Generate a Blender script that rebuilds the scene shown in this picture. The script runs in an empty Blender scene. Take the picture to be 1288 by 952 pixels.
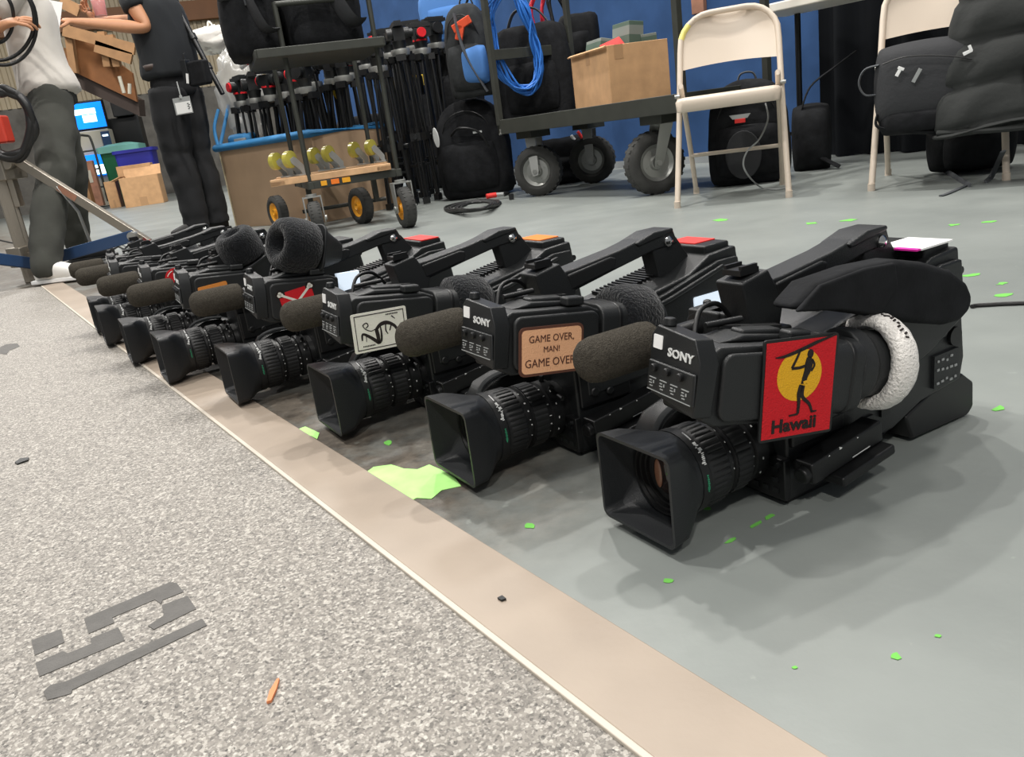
import bpy, bmesh, math, random
from mathutils import Vector as V, Matrix as MX, Euler
from math import radians as R, sin, cos, pi
random.seed(7)
SC = bpy.context.scene
COL = SC.collection

# ------------------------------------------------------------------ camera geometry
FPX, CX, CY, EYE = 1027.0, 635.0, 476.0, 0.45
RT = V((0.99015907, -0.13994649, 0.0))
FW = V((-0.04132649, -0.29239605, 0.95540393))
UP = V((-0.13370543, -0.94600186, -0.2953021))

def ray(px, py):
    c = V((px - CX, py - CY, FPX))
    return V((RT.dot(c), FW.dot(c), UP.dot(c)))

def at(px, py, z=0.0):
    r = ray(px, py); t = (z - EYE) / r.z
    return V((0, 0, EYE)) + r * t

def atY(px, py, y):
    r = ray(px, py); t = y / r.y
    return V((0, 0, EYE)) + r * t

cam_d = bpy.data.cameras.new('camera')
cam = bpy.data.objects.new('camera', cam_d); COL.objects.link(cam)
right = V((RT.x, FW.x, UP.x)); down = V((RT.y, FW.y, UP.y)); fwd = V((RT.z, FW.z, UP.z))
m = MX((( right.x, -down.x, -fwd.x, 0), (right.y, -down.y, -fwd.y, 0), (right.z, -down.z, -fwd.z, EYE), (0, 0, 0, 1)))
cam.matrix_world = m
cam_d.sensor_width = 36.0
cam_d.lens = FPX / 1288.0 * 36.0
cam_d.shift_x = 9.0 / 1288.0
cam_d.clip_start = 0.02
SC.camera = cam

# ------------------------------------------------------------------ materials
def lin(c):
    return c / 12.92 if c <= 0.04045 else ((c + 0.055) / 1.055) ** 2.4

def rgb(h):
    if isinstance(h, str):
        h = h.lstrip('#'); h = tuple(int(h[i:i + 2], 16) for i in (0, 2, 4))
    return tuple(lin(x / 255.0) for x in h) + (1.0,)

def mat(name, col, rough=0.5, metal=0.0, bump=None, vary=None, spec=0.5, emit=None, trans=0.0, sheen=0.0, alpha=1.0):
    """bump = (scale, strength); vary = (scale, amount) mixes the colour with a darker and a lighter cousin"""
    mt = bpy.data.materials.new(name); mt.use_nodes = True
    nt = mt.node_tree; b = nt.nodes['Principled BSDF']; L = nt.links
    c = rgb(col)
    b.inputs['Base Color'].default_value = c
    b.inputs['Roughness'].default_value = rough
    b.inputs['Metallic'].default_value = metal
    b.inputs['Specular IOR Level'].default_value = spec
    if trans: b.inputs['Transmission Weight'].default_value = trans
    if sheen:
        b.inputs['Sheen Weight'].default_value = sheen
        b.inputs['Sheen Roughness'].default_value = 0.5
    if alpha < 1: b.inputs['Alpha'].default_value = alpha
    if emit:
        b.inputs['Emission Color'].default_value = rgb(emit[0]); b.inputs['Emission Strength'].default_value = emit[1]
    tc = nt.nodes.new('ShaderNodeTexCoord')
    if vary:
        n = nt.nodes.new('ShaderNodeTexNoise'); n.inputs['Scale'].default_value = vary[0]; n.inputs['Detail'].default_value = 5
        r = nt.nodes.new('ShaderNodeValToRGB')
        r.color_ramp.elements[0].position = 0.3; r.color_ramp.elements[1].position = 0.7
        a = vary[1]
        r.color_ramp.elements[0].color = tuple(x * (1 - a) for x in c[:3]) + (1,)
        r.color_ramp.elements[1].color = tuple(min(1, x * (1 + a)) for x in c[:3]) + (1,)
        L.new(tc.outputs['Object'], n.inputs['Vector']); L.new(n.outputs['Fac'], r.inputs['Fac']); L.new(r.outputs['Color'], b.inputs['Base Color'])
    if bump:
        n2 = nt.nodes.new('ShaderNodeTexNoise'); n2.inputs['Scale'].default_value = bump[0]; n2.inputs['Detail'].default_value = 4
        bp = nt.nodes.new('ShaderNodeBump'); bp.inputs['Strength'].default_value = bump[1]; bp.inputs['Distance'].default_value = 0.004
        L.new(tc.outputs['Object'], n2.inputs['Vector']); L.new(n2.outputs['Fac'], bp.inputs['Height']); L.new(bp.outputs['Normal'], b.inputs['Normal'])
    return mt

K = {}
K['plastic'] = mat('black_plastic', '#17191a', 0.42, bump=(900, .15))
K['plastic_dull'] = mat('dull_black_plastic', '#1b1d1e', 0.5, bump=(700, .2))
K['plastic_dark'] = mat('deep_black_plastic', '#0d0e0f', 0.45)
K['hood'] = mat('hood_rubber', '#1f2123', 0.45, bump=(500, .1))
K['rubber'] = mat('lens_rubber', '#151617', 0.5)
K['foam'] = mat('grey_brown_foam', '#4a463f', 1.0, bump=(650, 1.0), vary=(300, .25), spec=.1)
K['fleece'] = mat('black_fleece', '#15171a', 1.0, bump=(260, 1.0), vary=(160, .4), spec=.1, sheen=.25)
K['terry'] = mat('white_terry', '#ece8e2', 1.0, bump=(320, 1.0), spec=.1, sheen=.3)
K['fabric'] = mat('black_fabric', '#1b1c1e', 0.9, bump=(60, .5), vary=(25, .3), spec=.2)
K['fabric_grey'] = mat('charcoal_fabric', '#323435', 0.9, bump=(50, .5), vary=(20, .2), spec=.2)
K['white'] = mat('white_paper', '#f2f2f0', 0.6)
K['ink'] = mat('white_ink', '#d8dad8', 0.6)
K['ink_grey'] = mat('grey_ink', '#9a9d9c', 0.6)
K['green_ink'] = mat('green_ink', '#2f8a63', 0.6)
K['chrome'] = mat('chrome', '#d6d6d4', 0.18, 1.0)
K['steel'] = mat('brushed_steel', '#a39c90', 0.4, 0.85, bump=(80, .15))
K['galv'] = mat('galvanised_steel', '#a9aaa6', 0.45, 0.8)
K['glass'] = mat('lens_glass', '#2a1c17', 0.06, 0.0, spec=1.0)
K['amber_glint'] = mat('painted_amber_reflection', '#9c6e55', 0.25, 0.0, spec=.8)  # colour of the amber reflection painted into the lens
K['red'] = mat('red_cloth', '#d3121f', 0.85, bump=(600, .6))
K['yellow'] = mat('yellow_thread', '#f0b51c', 0.8, bump=(600, .6))
K['black_thread'] = mat('black_thread', '#201815', 0.9, bump=(600, .5))
K['tan_patch'] = mat('tan_cloth', '#f3b98d', 0.9, bump=(600, .4))
K['brown_thread'] = mat('brown_thread', '#5e3a2c', 0.9)
K['white_patch'] = mat('white_cloth', '#e9e7dc', 0.85, bump=(600, .4))
K['orange_patch'] = mat('orange_cloth', '#d98a3c', 0.85, bump=(600, .4))
K['red_tape'] = mat('red_tape', '#e2342f', 0.6)
K['orange_tape'] = mat('orange_tape', '#f07a1f', 0.6)
K['pink_tape'] = mat('magenta_tape', '#e428a8', 0.6)
K['white_glow'] = mat('glowing_white_label', '#e6f1f6', 0.25, emit=('#dcecff', .55))  # white side label; glow added in place of light falling on it
K['chair'] = mat('beige_enamel', '#cdbfae', 0.42, bump=(120, .05))
K['chair_worn'] = mat('yellow_scuff', '#e7dc7a', 0.5)
K['card'] = mat('cardboard', '#c79d72', 0.85, vary=(14, .1), bump=(90, .12))
K['card_dark'] = mat('cardboard_tape', '#b48d65', 0.6)
K['tyre'] = mat('tyre_rubber', '#3a3a38', 0.85, bump=(90, .3), vary=(20, .2))
K['cartmetal'] = mat('black_cart_steel', '#33352f', 0.55, vary=(12, .15))
K['hubyellow'] = mat('yellow_hub', '#e8a324', 0.4)
K['wood'] = mat('pale_plank', '#cfa67c', 0.7, vary=(20, .15))
K['woodstair'] = mat('stair_plywood', '#7e5029', 0.7, vary=(6, .15))
K['woodlight'] = mat('stair_pine', '#96714c', 0.7, vary=(8, .15))
K['bin'] = mat('tan_board', '#a98e72', 0.75, vary=(4, .1))
K['binside'] = mat('cream_board', '#e9d9b4', 0.7, vary=(4, .06))
K['bluepad'] = mat('blue_pad', '#2f78ad', 0.7, bump=(40, .3))
K['caster'] = mat('yellow_poly', '#b8ae4c', 0.3, spec=.6)
K['caster_grey'] = mat('grey_caster_shell', '#a5a6a2', 0.45)
K['bluecable'] = mat('blue_cable', '#2a6fc4', 0.45)
K['redcable'] = mat('red_cable', '#c21f32', 0.45)
K['blackcable'] = mat('black_cable', '#191919', 0.5)
K['label_yellow'] = mat('yellow_label', '#cfae2f', 0.7)
K['skin'] = mat('skin', '#c08a66', 0.55, bump=(60, .05))
K['hair'] = mat('dark_hair', '#2a1f19', 0.8, bump=(120, .6))
K['tee_white'] = mat('white_cotton', '#cfcac2', 0.95, bump=(14, .4))
K['tee_black'] = mat('black_cotton', '#1e2124', 0.95, bump=(14, .5))
K['pants_grey'] = mat('olive_grey_cotton', '#3a3b36', 0.95, bump=(16, .6), vary=(7, .2))
K['pants_black'] = mat('black_denim', '#1a1b1d', 0.95, bump=(16, .5), vary=(7, .25))
K['leather'] = mat('brown_leather', '#3a2e28', 0.6)
K['shoe_white'] = mat('white_sneaker', '#e4e2dd', 0.6)
K['shoe_dark'] = mat('dark_shoe', '#1c1c1c', 0.7)
K['blue_enamel'] = mat('blue_enamel', '#2a4468', 0.45)
K['red_plastic'] = mat('red_plastic', '#c8402f', 0.45)
K['green_bin'] = mat('green_plastic', '#1c6b45', 0.5)
K['teal'] = mat('teal_liner', '#7fc0b4', 0.6)
K['blue_bin'] = mat('blue_plastic', '#2c2f9c', 0.5)
K['kiosk'] = mat('kiosk_shell', '#b9b4a4', 0.5)
K['screen_blue'] = mat('blue_screen', '#1090e0', 0.3, emit=('#0a6af5', 1.5))
K['screen_glow'] = mat('screen_text', '#ffffff', 0.3, emit=('#d8f4ff', 2.2))
K['drink'] = mat('red_drink', '#ee4038', 0.2)
K['cupclear'] = mat('clear_cup', '#f5d6d2', 0.15, alpha=0.3)
K['polybag'] = mat('clear_plastic_wrap', '#d8d8d4', 0.2, spec=.9, alpha=.45)
K['whitebag'] = mat('white_bag', '#f6f2ea', 0.7, bump=(30, .5))
K['puffer'] = mat('black_puffer', '#2a2c2b', 0.8, bump=(40, .5), spec=.3)
K['bagnylon'] = mat('grey_nylon', '#333436', 0.8, bump=(60, .35), spec=.3)
K['webbing'] = mat('grey_webbing', '#4a4d50', 0.8)
K['bluefab'] = mat('blue_nylon', '#4c7fc0', 0.8, bump=(40, .3))
K['orangefab'] = mat('orange_strap', '#e2522c', 0.7)
K['greenbox'] = mat('dark_green_box', '#55695c', 0.7)
K['greybox'] = mat('grey_green_box', '#838a83', 0.7)
K['tablewhite'] = mat('white_laminate', '#e9e4d8', 0.5)
K['timber'] = mat('timber', '#9a6e58', 0.75, vary=(9, .25))
K['neon'] = mat('neon_green_paint', '#b4f58c', 0.7, vary=(30, .12))
K['neon_dull'] = mat('worn_green_paint', '#6fbf52', 0.8)
K['stencil'] = mat('grey_stencil_paint', '#5f5d5a', 0.8, vary=(60, .12), bump=(300, .4))
K['scrap'] = mat('orange_scrap', '#e08a5c', 0.7)

# ------------------------------------------------------------------ mesh builder
def frame(o, xa, ya):
    x = V(xa).normalized(); y = V(ya); y = (y - x * y.dot(x)).normalized(); z = x.cross(y); o = V(o)
    return MX(((x.x, y.x, z.x, o.x), (x.y, y.y, z.y, o.y), (x.z, y.z, z.z, o.z), (0, 0, 0, 1)))

def perp(d):
    d = V(d).normalized()
    a = V((0, 0, 1)) if abs(d.z) < .9 else V((1, 0, 0))
    u = d.cross(a).normalized(); return u, d.cross(u).normalized()

class M:
    def __init__(s): s.v = []; s.f = []; s.mi = []
    def add(s, vs, fs, mi=0, T=None):
        n = len(s.v)
        s.v += [tuple(T @ V(p)) if T is not None else tuple(p) for p in vs]
        s.f += [tuple(i + n for i in f) for f in fs]; s.mi += [mi] * len(fs); return s
    def box(s, c, d, mi=0, rot=None, T=None, taper=1.0):
        x, y, z = d[0] / 2, d[1] / 2, d[2] / 2; t = taper
        vs = [V(p) for p in [(-x, -y, -z), (x, -y, -z), (x, y, -z), (-x, y, -z), (-x * t, -y * t, z), (x * t, -y * t, z), (x * t, y * t, z), (-x * t, y * t, z)]]
        if rot is not None: vs = [Euler(rot).to_matrix() @ p for p in vs]
        vs = [p + V(c) for p in vs]
        return s.add(vs, [(3, 2, 1, 0), (4, 5, 6, 7), (0, 1, 5, 4), (1, 2, 6, 5), (2, 3, 7, 6), (3, 0, 4, 7)], mi, T)
    def prism(s, pts, z0, z1, T=None, mi=0):
        a = sum(pts[i][0] * pts[(i + 1) % len(pts)][1] - pts[(i + 1) % len(pts)][0] * pts[i][1] for i in range(len(pts)))
        if a < 0: pts = pts[::-1]
        n = len(pts)
        vs = [(p[0], p[1], z0) for p in pts] + [(p[0], p[1], z1) for p in pts]
        fs = [tuple(range(n))[::-1], tuple(range(n, 2 * n))] + [(i, (i + 1) % n, n + (i + 1) % n, n + i) for i in range(n)]
        return s.add(vs, fs, mi, T)
    def loft(s, rings, mi=0, T=None, caps=True, closed=False):
        n = len(rings[0]); vs = [p for r in rings for p in r]; fs = []
        k = len(rings)
        for j in range(k if closed else k - 1):
            a = j * n; b = ((j + 1) % k) * n
            for i in range(n): fs.append((a + i, a + (i + 1) % n, b + (i + 1) % n, b + i))
        if caps and not closed: fs += [tuple(range(n))[::-1], tuple(range((k - 1) * n, k * n))]
        return s.add(vs, fs, mi, T)
    def tube(s, pts, r, mi=0, seg=8, T=None, closed=False, flat=1.0, ref=None):
        pts = [V(p) for p in pts]; n = len(pts)
        rs = r if isinstance(r, (list, tuple)) else [r] * n
        rings = []; pu = None
        for i, p in enumerate(pts):
            a = pts[(i - 1) % n] if (closed or i > 0) else p; b = pts[(i + 1) % n] if (closed or i < n - 1) else p
            d = (b - a).normalized()
            if pu is None:
                if ref is not None:
                    w = V(ref); u = (w - d * w.dot(d)).normalized()
                else: u = perp(d)[0]
            else:
                u = pu - d * pu.dot(d)
                u = u.normalized() if u.length > 1e-6 else perp(d)[0]
            pu = u; w = d.cross(u)
            rings.append([p + u * (rs[i] * cos(2 * pi * k / seg)) + w * (rs[i] * flat * sin(2 * pi * k / seg)) for k in range(seg)])
        return s.loft(rings, mi, T, True, closed)
    def cyl(s, a, b, r0, r1=None, mi=0, seg=20, T=None):
        return s.tube([a, b], [r0, r0 if r1 is None else r1], mi, seg, T)
    def lathe(s, prof, o=(0, 0, 0), d=(0, 0, 1), mi=0, seg=32, T=None, closed=False):
        """prof = [(height along d, radius)]"""
        o = V(o); d = V(d).normalized(); u, w = perp(d)
        rings = [[o + d * h + u * (max(r, 1e-5) * cos(2 * pi * k / seg)) + w * (max(r, 1e-5) * sin(2 * pi * k / seg)) for k in range(seg)] for h, r in prof]
        return s.loft(rings, mi, T, not closed, closed)
    def ell(s, c, r, mi=0, seg=20, rows=12, T=None, rot=None, jit=0.0):
        E = Euler(rot).to_matrix() if rot else None; rings = []
        for j in range(rows + 1):
            a = -pi / 2 + pi * j / rows; ring = []
            for k in range(seg):
                q = 1 + random.uniform(-jit, jit)
                p = V((r[0] * max(cos(a), .002) * cos(2 * pi * k / seg), r[1] * max(cos(a), .002) * sin(2 * pi * k / seg), r[2] * sin(a))) * q
                if E: p = E @ p
                ring.append(p + V(c))
            rings.append(ring)
        return s.loft(rings, mi, T)
    def erings(s, rows, seg=24, mi=0, T=None, sq=1.0):
        """rows of (centre, x axis vector, y axis vector): elliptical / superelliptical rings"""
        rings = []
        for c, xa, ya in rows:
            ring = []
            for k in range(seg):
                a = 2 * pi * k / seg
                ca, sa = cos(a), sin(a)
                ca = math.copysign(abs(ca) ** sq, ca); sa = math.copysign(abs(sa) ** sq, sa)
                ring.append(V(c) + V(xa) * ca + V(ya) * sa)
            rings.append(ring)
        return s.loft(rings, mi, T)
    def text(s, body, size, depth, T, mi=0, wide=1.0, align='CENTER', bold=0.0):
        cu = bpy.data.curves.new('t', 'FONT'); cu.body = body; cu.size = size; cu.extrude = depth; cu.offset = bold
        cu.align_x = align; cu.align_y = 'CENTER'; cu.resolution_u = 2
        o = bpy.data.objects.new('t', cu); COL.objects.link(o); bpy.context.view_layer.update()
        me = bpy.data.meshes.new_from_object(o.evaluated_get(bpy.context.evaluated_depsgraph_get()))
        vs = [(p.co.x * wide, p.co.y, p.co.z) for p in me.vertices]; fs = [tuple(f.vertices) for f in me.polygons]
        bpy.data.objects.remove(o); bpy.data.curves.remove(cu); bpy.data.meshes.remove(me)
        return s.add(vs, fs, mi, T)
    def mesh(s, name, mats, angle=35):
        me = bpy.data.meshes.new(name); me.from_pydata(s.v, [], s.f)
        for x in mats: me.materials.append(K[x] if isinstance(x, str) else x)
        me.polygons.foreach_set('material_index', s.mi)
        me.polygons.foreach_set('use_smooth', [True] * len(s.f))
        bm = bmesh.new(); bm.from_mesh(me); bmesh.ops.recalc_face_normals(bm, faces=bm.faces); bm.to_mesh(me); bm.free()
        if angle: me.set_sharp_from_angle(angle=R(angle))
        me.update(); return me
    def build(s, name, mats, parent=None, bevel=0.0, seg=2, sub=0, angle=35, T=None, disp=None, label=None):
        if isinstance(mats, str): mats = [mats]
        me = s.mesh(name, mats, 0 if (bevel or sub) else angle)
        return put(name, me, parent, bevel, seg, sub, T, disp, label)

def put(name, me, parent=None, bevel=0.0, seg=2, sub=0, T=None, disp=None, label=None):
    o = bpy.data.objects.new(name, me); COL.objects.link(o)
    if parent is not None: o.parent = parent
    if T is not None: o.matrix_local = T
    if bevel:
        b = o.modifiers.new('bevel', 'BEVEL'); b.width = bevel; b.segments = seg; b.limit_method = 'ANGLE'; b.angle_limit = R(40); b.harden_normals = True
    if sub:
        q = o.modifiers.new('sub', 'SUBSURF'); q.levels = sub; q.render_levels = sub
    if disp:
        tx = bpy.data.textures.new('n', 'CLOUDS'); tx.noise_scale = disp[0]
        d = o.modifiers.new('disp', 'DISPLACE'); d.texture = tx; d.strength = disp[1]; d.mid_level = .5; d.texture_coords = 'LOCAL'
    if label: o['label'] = label
    return o

def tag(o, label, cat, group=None, kind=None):
    o['label'] = label; o['category'] = cat
    if group: o['group'] = group
    if kind: o['kind'] = kind
    return o

def thing(name, label, cat, loc=(0, 0, 0), rz=0.0, group=None, rot=None):
    o = bpy.data.objects.new(name, None); COL.objects.link(o); o.empty_display_size = .05
    o.location = loc; o.rotation_euler = rot if rot else (0, 0, rz)
    return tag(o, label, cat, group)

def struct(name, mb, mats, **k):
    o = mb.build(name, mats, **k); o['kind'] = 'structure'; return o

def rrect(w, h, r, n=4, c=(0, 0)):
    pts = []
    for cx, cy, a0 in ((w / 2 - r, h / 2 - r, 0), (-w / 2 + r, h / 2 - r, 90), (-w / 2 + r, -h / 2 + r, 180), (w / 2 - r, -h / 2 + r, 270)):
        for k in range(n + 1):
            a = R(a0 + 90 * k / n); pts.append((c[0] + cx + r * cos(a), c[1] + cy + r * sin(a)))
    return pts

def arc(c, r, a0, a1, n, f=lambda x, y: (x, y, 0)):
    return [f(c[0] + r * cos(R(a0 + (a1 - a0) * k / n)), c[1] + r * sin(R(a0 + (a1 - a0) * k / n))) for k in range(n + 1)]

def smooth(pts, n=6, closed=False):
    P = [V(p) for p in pts]; N = len(P); out = []
    for i in range(N if closed else N - 1):
        g = lambda j: P[j % N] if closed else P[max(0, min(N - 1, j))]
        p0, p1, p2, p3 = g(i - 1), g(i), g(i + 1), g(i + 2)
        for k in range(n):
            t = k / n
            out.append(.5 * ((2 * p1) + (p2 - p0) * t + (2 * p0 - 5 * p1 + 4 * p2 - p3) * t * t + (3 * p1 - p0 - 3 * p2 + p3) * t ** 3))
    if not closed: out.append(P[-1])
    return out
# ------------------------------------------------------------------ the setting
L0 = V((0.0513, 0.494, 0)); LD = V((-0.5331, 0.8460, 0)).normalized(); LN = V((LD.y, -LD.x, 0))

def concrete():
    mt = bpy.data.materials.new('painted_concrete'); mt.use_nodes = True
    nt = mt.node_tree; N = nt.nodes; L = nt.links; b = N['Principled BSDF']
    geo = N.new('ShaderNodeNewGeometry')
    def noise(scale, detail=6, rough=.6):
        n = N.new('ShaderNodeTexNoise'); n.inputs['Scale'].default_value = scale; n.inputs['Detail'].default_value = detail; n.inputs['Roughness'].default_value = rough
        L.new(geo.outputs['Position'], n.inputs['Vector']); return n
    def ramp(src, a, ca, c, cb):
        r = N.new('ShaderNodeValToRGB'); r.color_ramp.elements[0].position = a; r.color_ramp.elements[1].position = c
        r.color_ramp.elements[0].color = ca; r.color_ramp.elements[1].color = cb; L.new(src, r.inputs['Fac']); return r
    base = ramp(noise(2.2).outputs['Fac'], .3, rgb('#7b807d'), .7, rgb('#8c918d'))
    # worn brownish dirt that follows the trim strip
    dist = N.new('ShaderNodeVectorMath'); dist.operation = 'DOT_PRODUCT'; dist.inputs[1].default_value = LN
    sub = N.new('ShaderNodeVectorMath'); sub.operation = 'SUBTRACT'; sub.inputs[1].default_value = L0 + LN * .09
    L.new(geo.outputs['Position'], sub.inputs[0]); L.new(sub.outputs['Vector'], dist.inputs[0])
    near = N.new('ShaderNodeMapRange'); near.inputs['From Min'].default_value = 0.0; near.inputs['From Max'].default_value = 0.5
    near.inputs['To Min'].default_value = 1.0; near.inputs['To Max'].default_value = 0.0; near.clamp = True; L.new(dist.outputs['Value'], near.inputs['Value'])
    along = N.new('ShaderNodeVectorMath'); along.operation = 'DOT_PRODUCT'; along.inputs[1].default_value = LD; L.new(sub.outputs['Vector'], along.inputs[0])
    far = N.new('ShaderNodeMapRange'); far.inputs['From Min'].default_value = 0.22; far.inputs['From Max'].default_value = 0.5; far.clamp = True; L.new(along.outputs['Value'], far.inputs['Value'])
    mul = N.new('ShaderNodeMath'); mul.operation = 'MULTIPLY'; L.new(near.outputs['Result'], mul.inputs[0]); L.new(far.outputs['Result'], mul.inputs[1])
    nz = noise(9, 8, .7)
    add = N.new('ShaderNodeMath'); add.operation = 'MULTIPLY_ADD'; L.new(nz.outputs['Fac'], add.inputs[0]); add.inputs[1].default_value = 1.3; add.inputs[2].default_value = -.25
    m2 = N.new('ShaderNodeMath'); m2.operation = 'MULTIPLY'; L.new(mul.outputs[0], m2.inputs[0]); L.new(add.outputs[0], m2.inputs[1]); m2.use_clamp = True
    m3 = N.new('ShaderNodeMath'); m3.operation = 'MULTIPLY'; m3.inputs[1].default_value = 2.4; m3.use_clamp = True; L.new(m2.outputs[0], m3.inputs[0])
    dirt = ramp(noise(26, 8, .75).outputs['Fac'], .3, rgb('#332f2a'), .75, rgb('#7f766a'))
    mix = N.new('ShaderNodeMix'); mix.data_type = 'RGBA'; L.new(m3.outputs[0], mix.inputs['Factor']); L.new(base.outputs['Color'], mix.inputs['A']); L.new(dirt.outputs['Color'], mix.inputs['B'])
    # fine scuffs and paint drips
    fl = ramp(noise(34, 4, .5).outputs['Fac'], .70, (0, 0, 0, 1), .74, (1, 1, 1, 1))
    m4 = N.new('ShaderNodeMath'); m4.operation = 'MULTIPLY'; m4.inputs[1].default_value = .25; L.new(fl.outputs['Color'], m4.inputs[0])
    mix2 = N.new('ShaderNodeMix'); mix2.data_type = 'RGBA'; L.new(m4.outputs[0], mix2.inputs['Factor']); L.new(mix.outputs['Result'], mix2.inputs['A']); mix2.inputs['B'].default_value = rgb('#aab0a8')
    L.new(mix2.outputs['Result'], b.inputs['Base Color'])
    rr = N.new('ShaderNodeMapRange'); rr.inputs['To Min'].default_value = .34; rr.inputs['To Max'].default_value = .55; L.new(noise(6).outputs['Fac'], rr.inputs['Value']); L.new(rr.outputs['Result'], b.inputs['Roughness'])
    bp = N.new('ShaderNodeBump'); bp.inputs['Strength'].default_value = .12; bp.inputs['Distance'].default_value = .004; L.new(noise(40).outputs['Fac'], bp.inputs['Height']); L.new(bp.outputs['Normal'], b.inputs['Normal'])
    return mt

def flake():
    mt = bpy.data.materials.new('speckled_flooring'); mt.use_nodes = True
    nt = mt.node_tree; N = nt.nodes; L = nt.links; b = N['Principled BSDF']; geo = N.new('ShaderNodeNewGeometry')
    def vor(scale):
        n = N.new('ShaderNodeTexVoronoi'); n.inputs['Scale'].default_value = scale; n.inputs['Randomness'].default_value = 1; L.new(geo.outputs['Position'], n.inputs['Vector'])
        s = N.new('ShaderNodeSeparateColor'); L.new(n.outputs['Color'], s.inputs['Color']); return s
    def ramp(src, stops):
        r = N.new('ShaderNodeValToRGB'); r.color_ramp.interpolation = 'CONSTANT'; e = r.color_ramp.elements
        while len(e) < len(stops): e.new(.5)
        for i, (p, c) in enumerate(stops): e[i].position = p; e[i].color = rgb(c)
        L.new(src, r.inputs['Fac']); return r
    a = ramp(vor(300).outputs['Red'], [(0, '#4c4945'), (.12, '#6b6761'), (.32, '#817c75'), (.60, '#928d85'), (.84, '#bcb7ae')])
    c = ramp(vor(520).outputs['Green'], [(0, '#393633'), (.09, '#757069'), (.45, '#88837b'), (.84, '#bfbab1')])
    mix = N.new('ShaderNodeMix'); mix.data_type = 'RGBA'; mix.inputs['Factor'].default_value = .42
    L.new(a.outputs['Color'], mix.inputs['A']); L.new(c.outputs['Color'], mix.inputs['B']); L.new(mix.outputs['Result'], b.inputs['Base Color'])
    b.inputs['Roughness'].default_value = .6
    return mt

K['concrete'] = concrete(); K['flake'] = flake()
K['trim'] = mat('beige_vinyl_trim', '#9f9182', 0.5, vary=(7, .08), bump=(120, .06))
K['trim_edge'] = mat('pale_trim_lip', '#c4bbad', 0.5)

mb = M(); mb.box((-2, 9, -.05), (30, 30, .1)); struct('floor', mb, 'concrete')
# speckled flooring left of the strip, laid a few millimetres proud of the slab
A = L0 - LD * 2.2; B = L0 + LD * 4.15
mb = M(); mb.prism([(A.x, A.y), (B.x, B.y), (B.x - 7, B.y + .55), (-7, A.y)], 0.0, .004); struct('floor_speckled', mb, 'flake')
T = frame(L0, LD, -LN)      # local x along the strip, y to the left
mb = M()
mb.prism([(-2.2, -.092), (4.15, -.092), (4.15, -.004), (-2.2, -.004)], 0.0005, .0065, T, 0)
mb.prism([(-2.2, -.004), (4.15, -.004), (4.15, .003), (-2.2, .003)], 0.0005, .0075, T, 1)
struct('trim_1', mb, ['trim', 'trim_edge'], bevel=.0015)

# the blue wall runs diagonally behind the carts and chairs
WA = V((1.13, 6.57, 0)); WD = V((-.585, .811, 0)).normalized(); WN = V((-WD.y, WD.x, 0))
K['bluewall'] = mat('blue_felt_wall', '#34507a', 0.9, vary=(5, .14), bump=(25, .25), spec=.15)
K['skirting'] = mat('grey_skirting', '#8e9294', 0.6)
def wallbox(mb, t0, t1, z0, z1, d0, d1, mi=0):
    c = [WA + WD * t0 + WN * d0, WA + WD * t1 + WN * d0, WA + WD * t1 + WN * d1, WA + WD * t0 + WN * d1]
    return mb.prism([(p.x, p.y) for p in c], z0, z1, None, mi)
# which side of the line is the room: the camera side is -x
side = 1 if (V((0, 0, 0)) - WA).dot(WN) > 0 else -1
mb = M(); wallbox(mb, -6.5, 6.3, 0, 3.4, 0, -.12 * side); struct('wall_back', mb, 'bluewall')
mb = M(); wallbox(mb, -6.5, 6.3, 0.0, .05, 0, .02 * side); struct('baseboard_back', mb, 'skirting')
for i, t in enumerate((1.75, 4.2)):
    mb = M(); wallbox(mb, t, t + .004, 0, 3.4, 0, .004 * side); struct('trim_%d' % (i + 2), mb, 'cartmetal')
# timber post standing against the blue wall
p = WA + WD * ((atY(869, 20, 5.8) - WA).dot(WD)) + WN * (.02 * side)
mb = M(); mb.box((p.x, p.y, 1.62), (.10, .036, 1.3), 0, (0, 0, radians_ := math.atan2(WD.y, WD.x)))
tag(mb.build('timber_board', ['timber'], bevel=.004), 'reddish timber board fixed on the blue wall above the empty chair', 'board')

# far corner of the hall: corrugated cladding over grey block, with a brown beam
FA = V((-11.5, 16.3, 0)); FD = V((cos(R(17)), sin(R(17)), 0)); FN = V((-FD.y, FD.x, 0))
K['corr'] = mat('corrugated_cladding', '#b4a68b', 0.55, vary=(1.5, .08))
K['beam'] = mat('brown_beam', '#7d5433', 0.6, vary=(3, .12))
K['block'] = mat('grey_blockwork', '#6d6a64', 0.9, vary=(4, .3), bump=(12, .6))
T = frame(FA, FD, V((0, 0, 1)))         # x along the wall, y up, z towards the room
prof = []
n = 0
x = 0.0
while x < 13.5:
    prof += [(x, 0), (x + .05, 0), (x + .07, .035), (x + .12, .035), (x + .14, 0)]; x += .17
prof += [(13.6, 0), (13.6, -.12), (0, -.12)]
T2 = frame(FA + V((0, 0, 2.0)), FD, FN * -1)
mb = M(); mb.prism(prof, -4.5, 0, T2)
o = struct('wall_left', mb, 'corr', angle=20)
mb = M(); mb.box((6.8, 1.0, -.06), (13.6, 2.0, .12), 0, None, T); struct('wall_left_lower', mb, 'block')
zb = atY(265, 20, 19.0).z
mb = M(); mb.box((6.8, zb, .1), (13.6, .36, .16), 0, None, T); struct('trim_5', mb, 'beam', bevel=.01)

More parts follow.
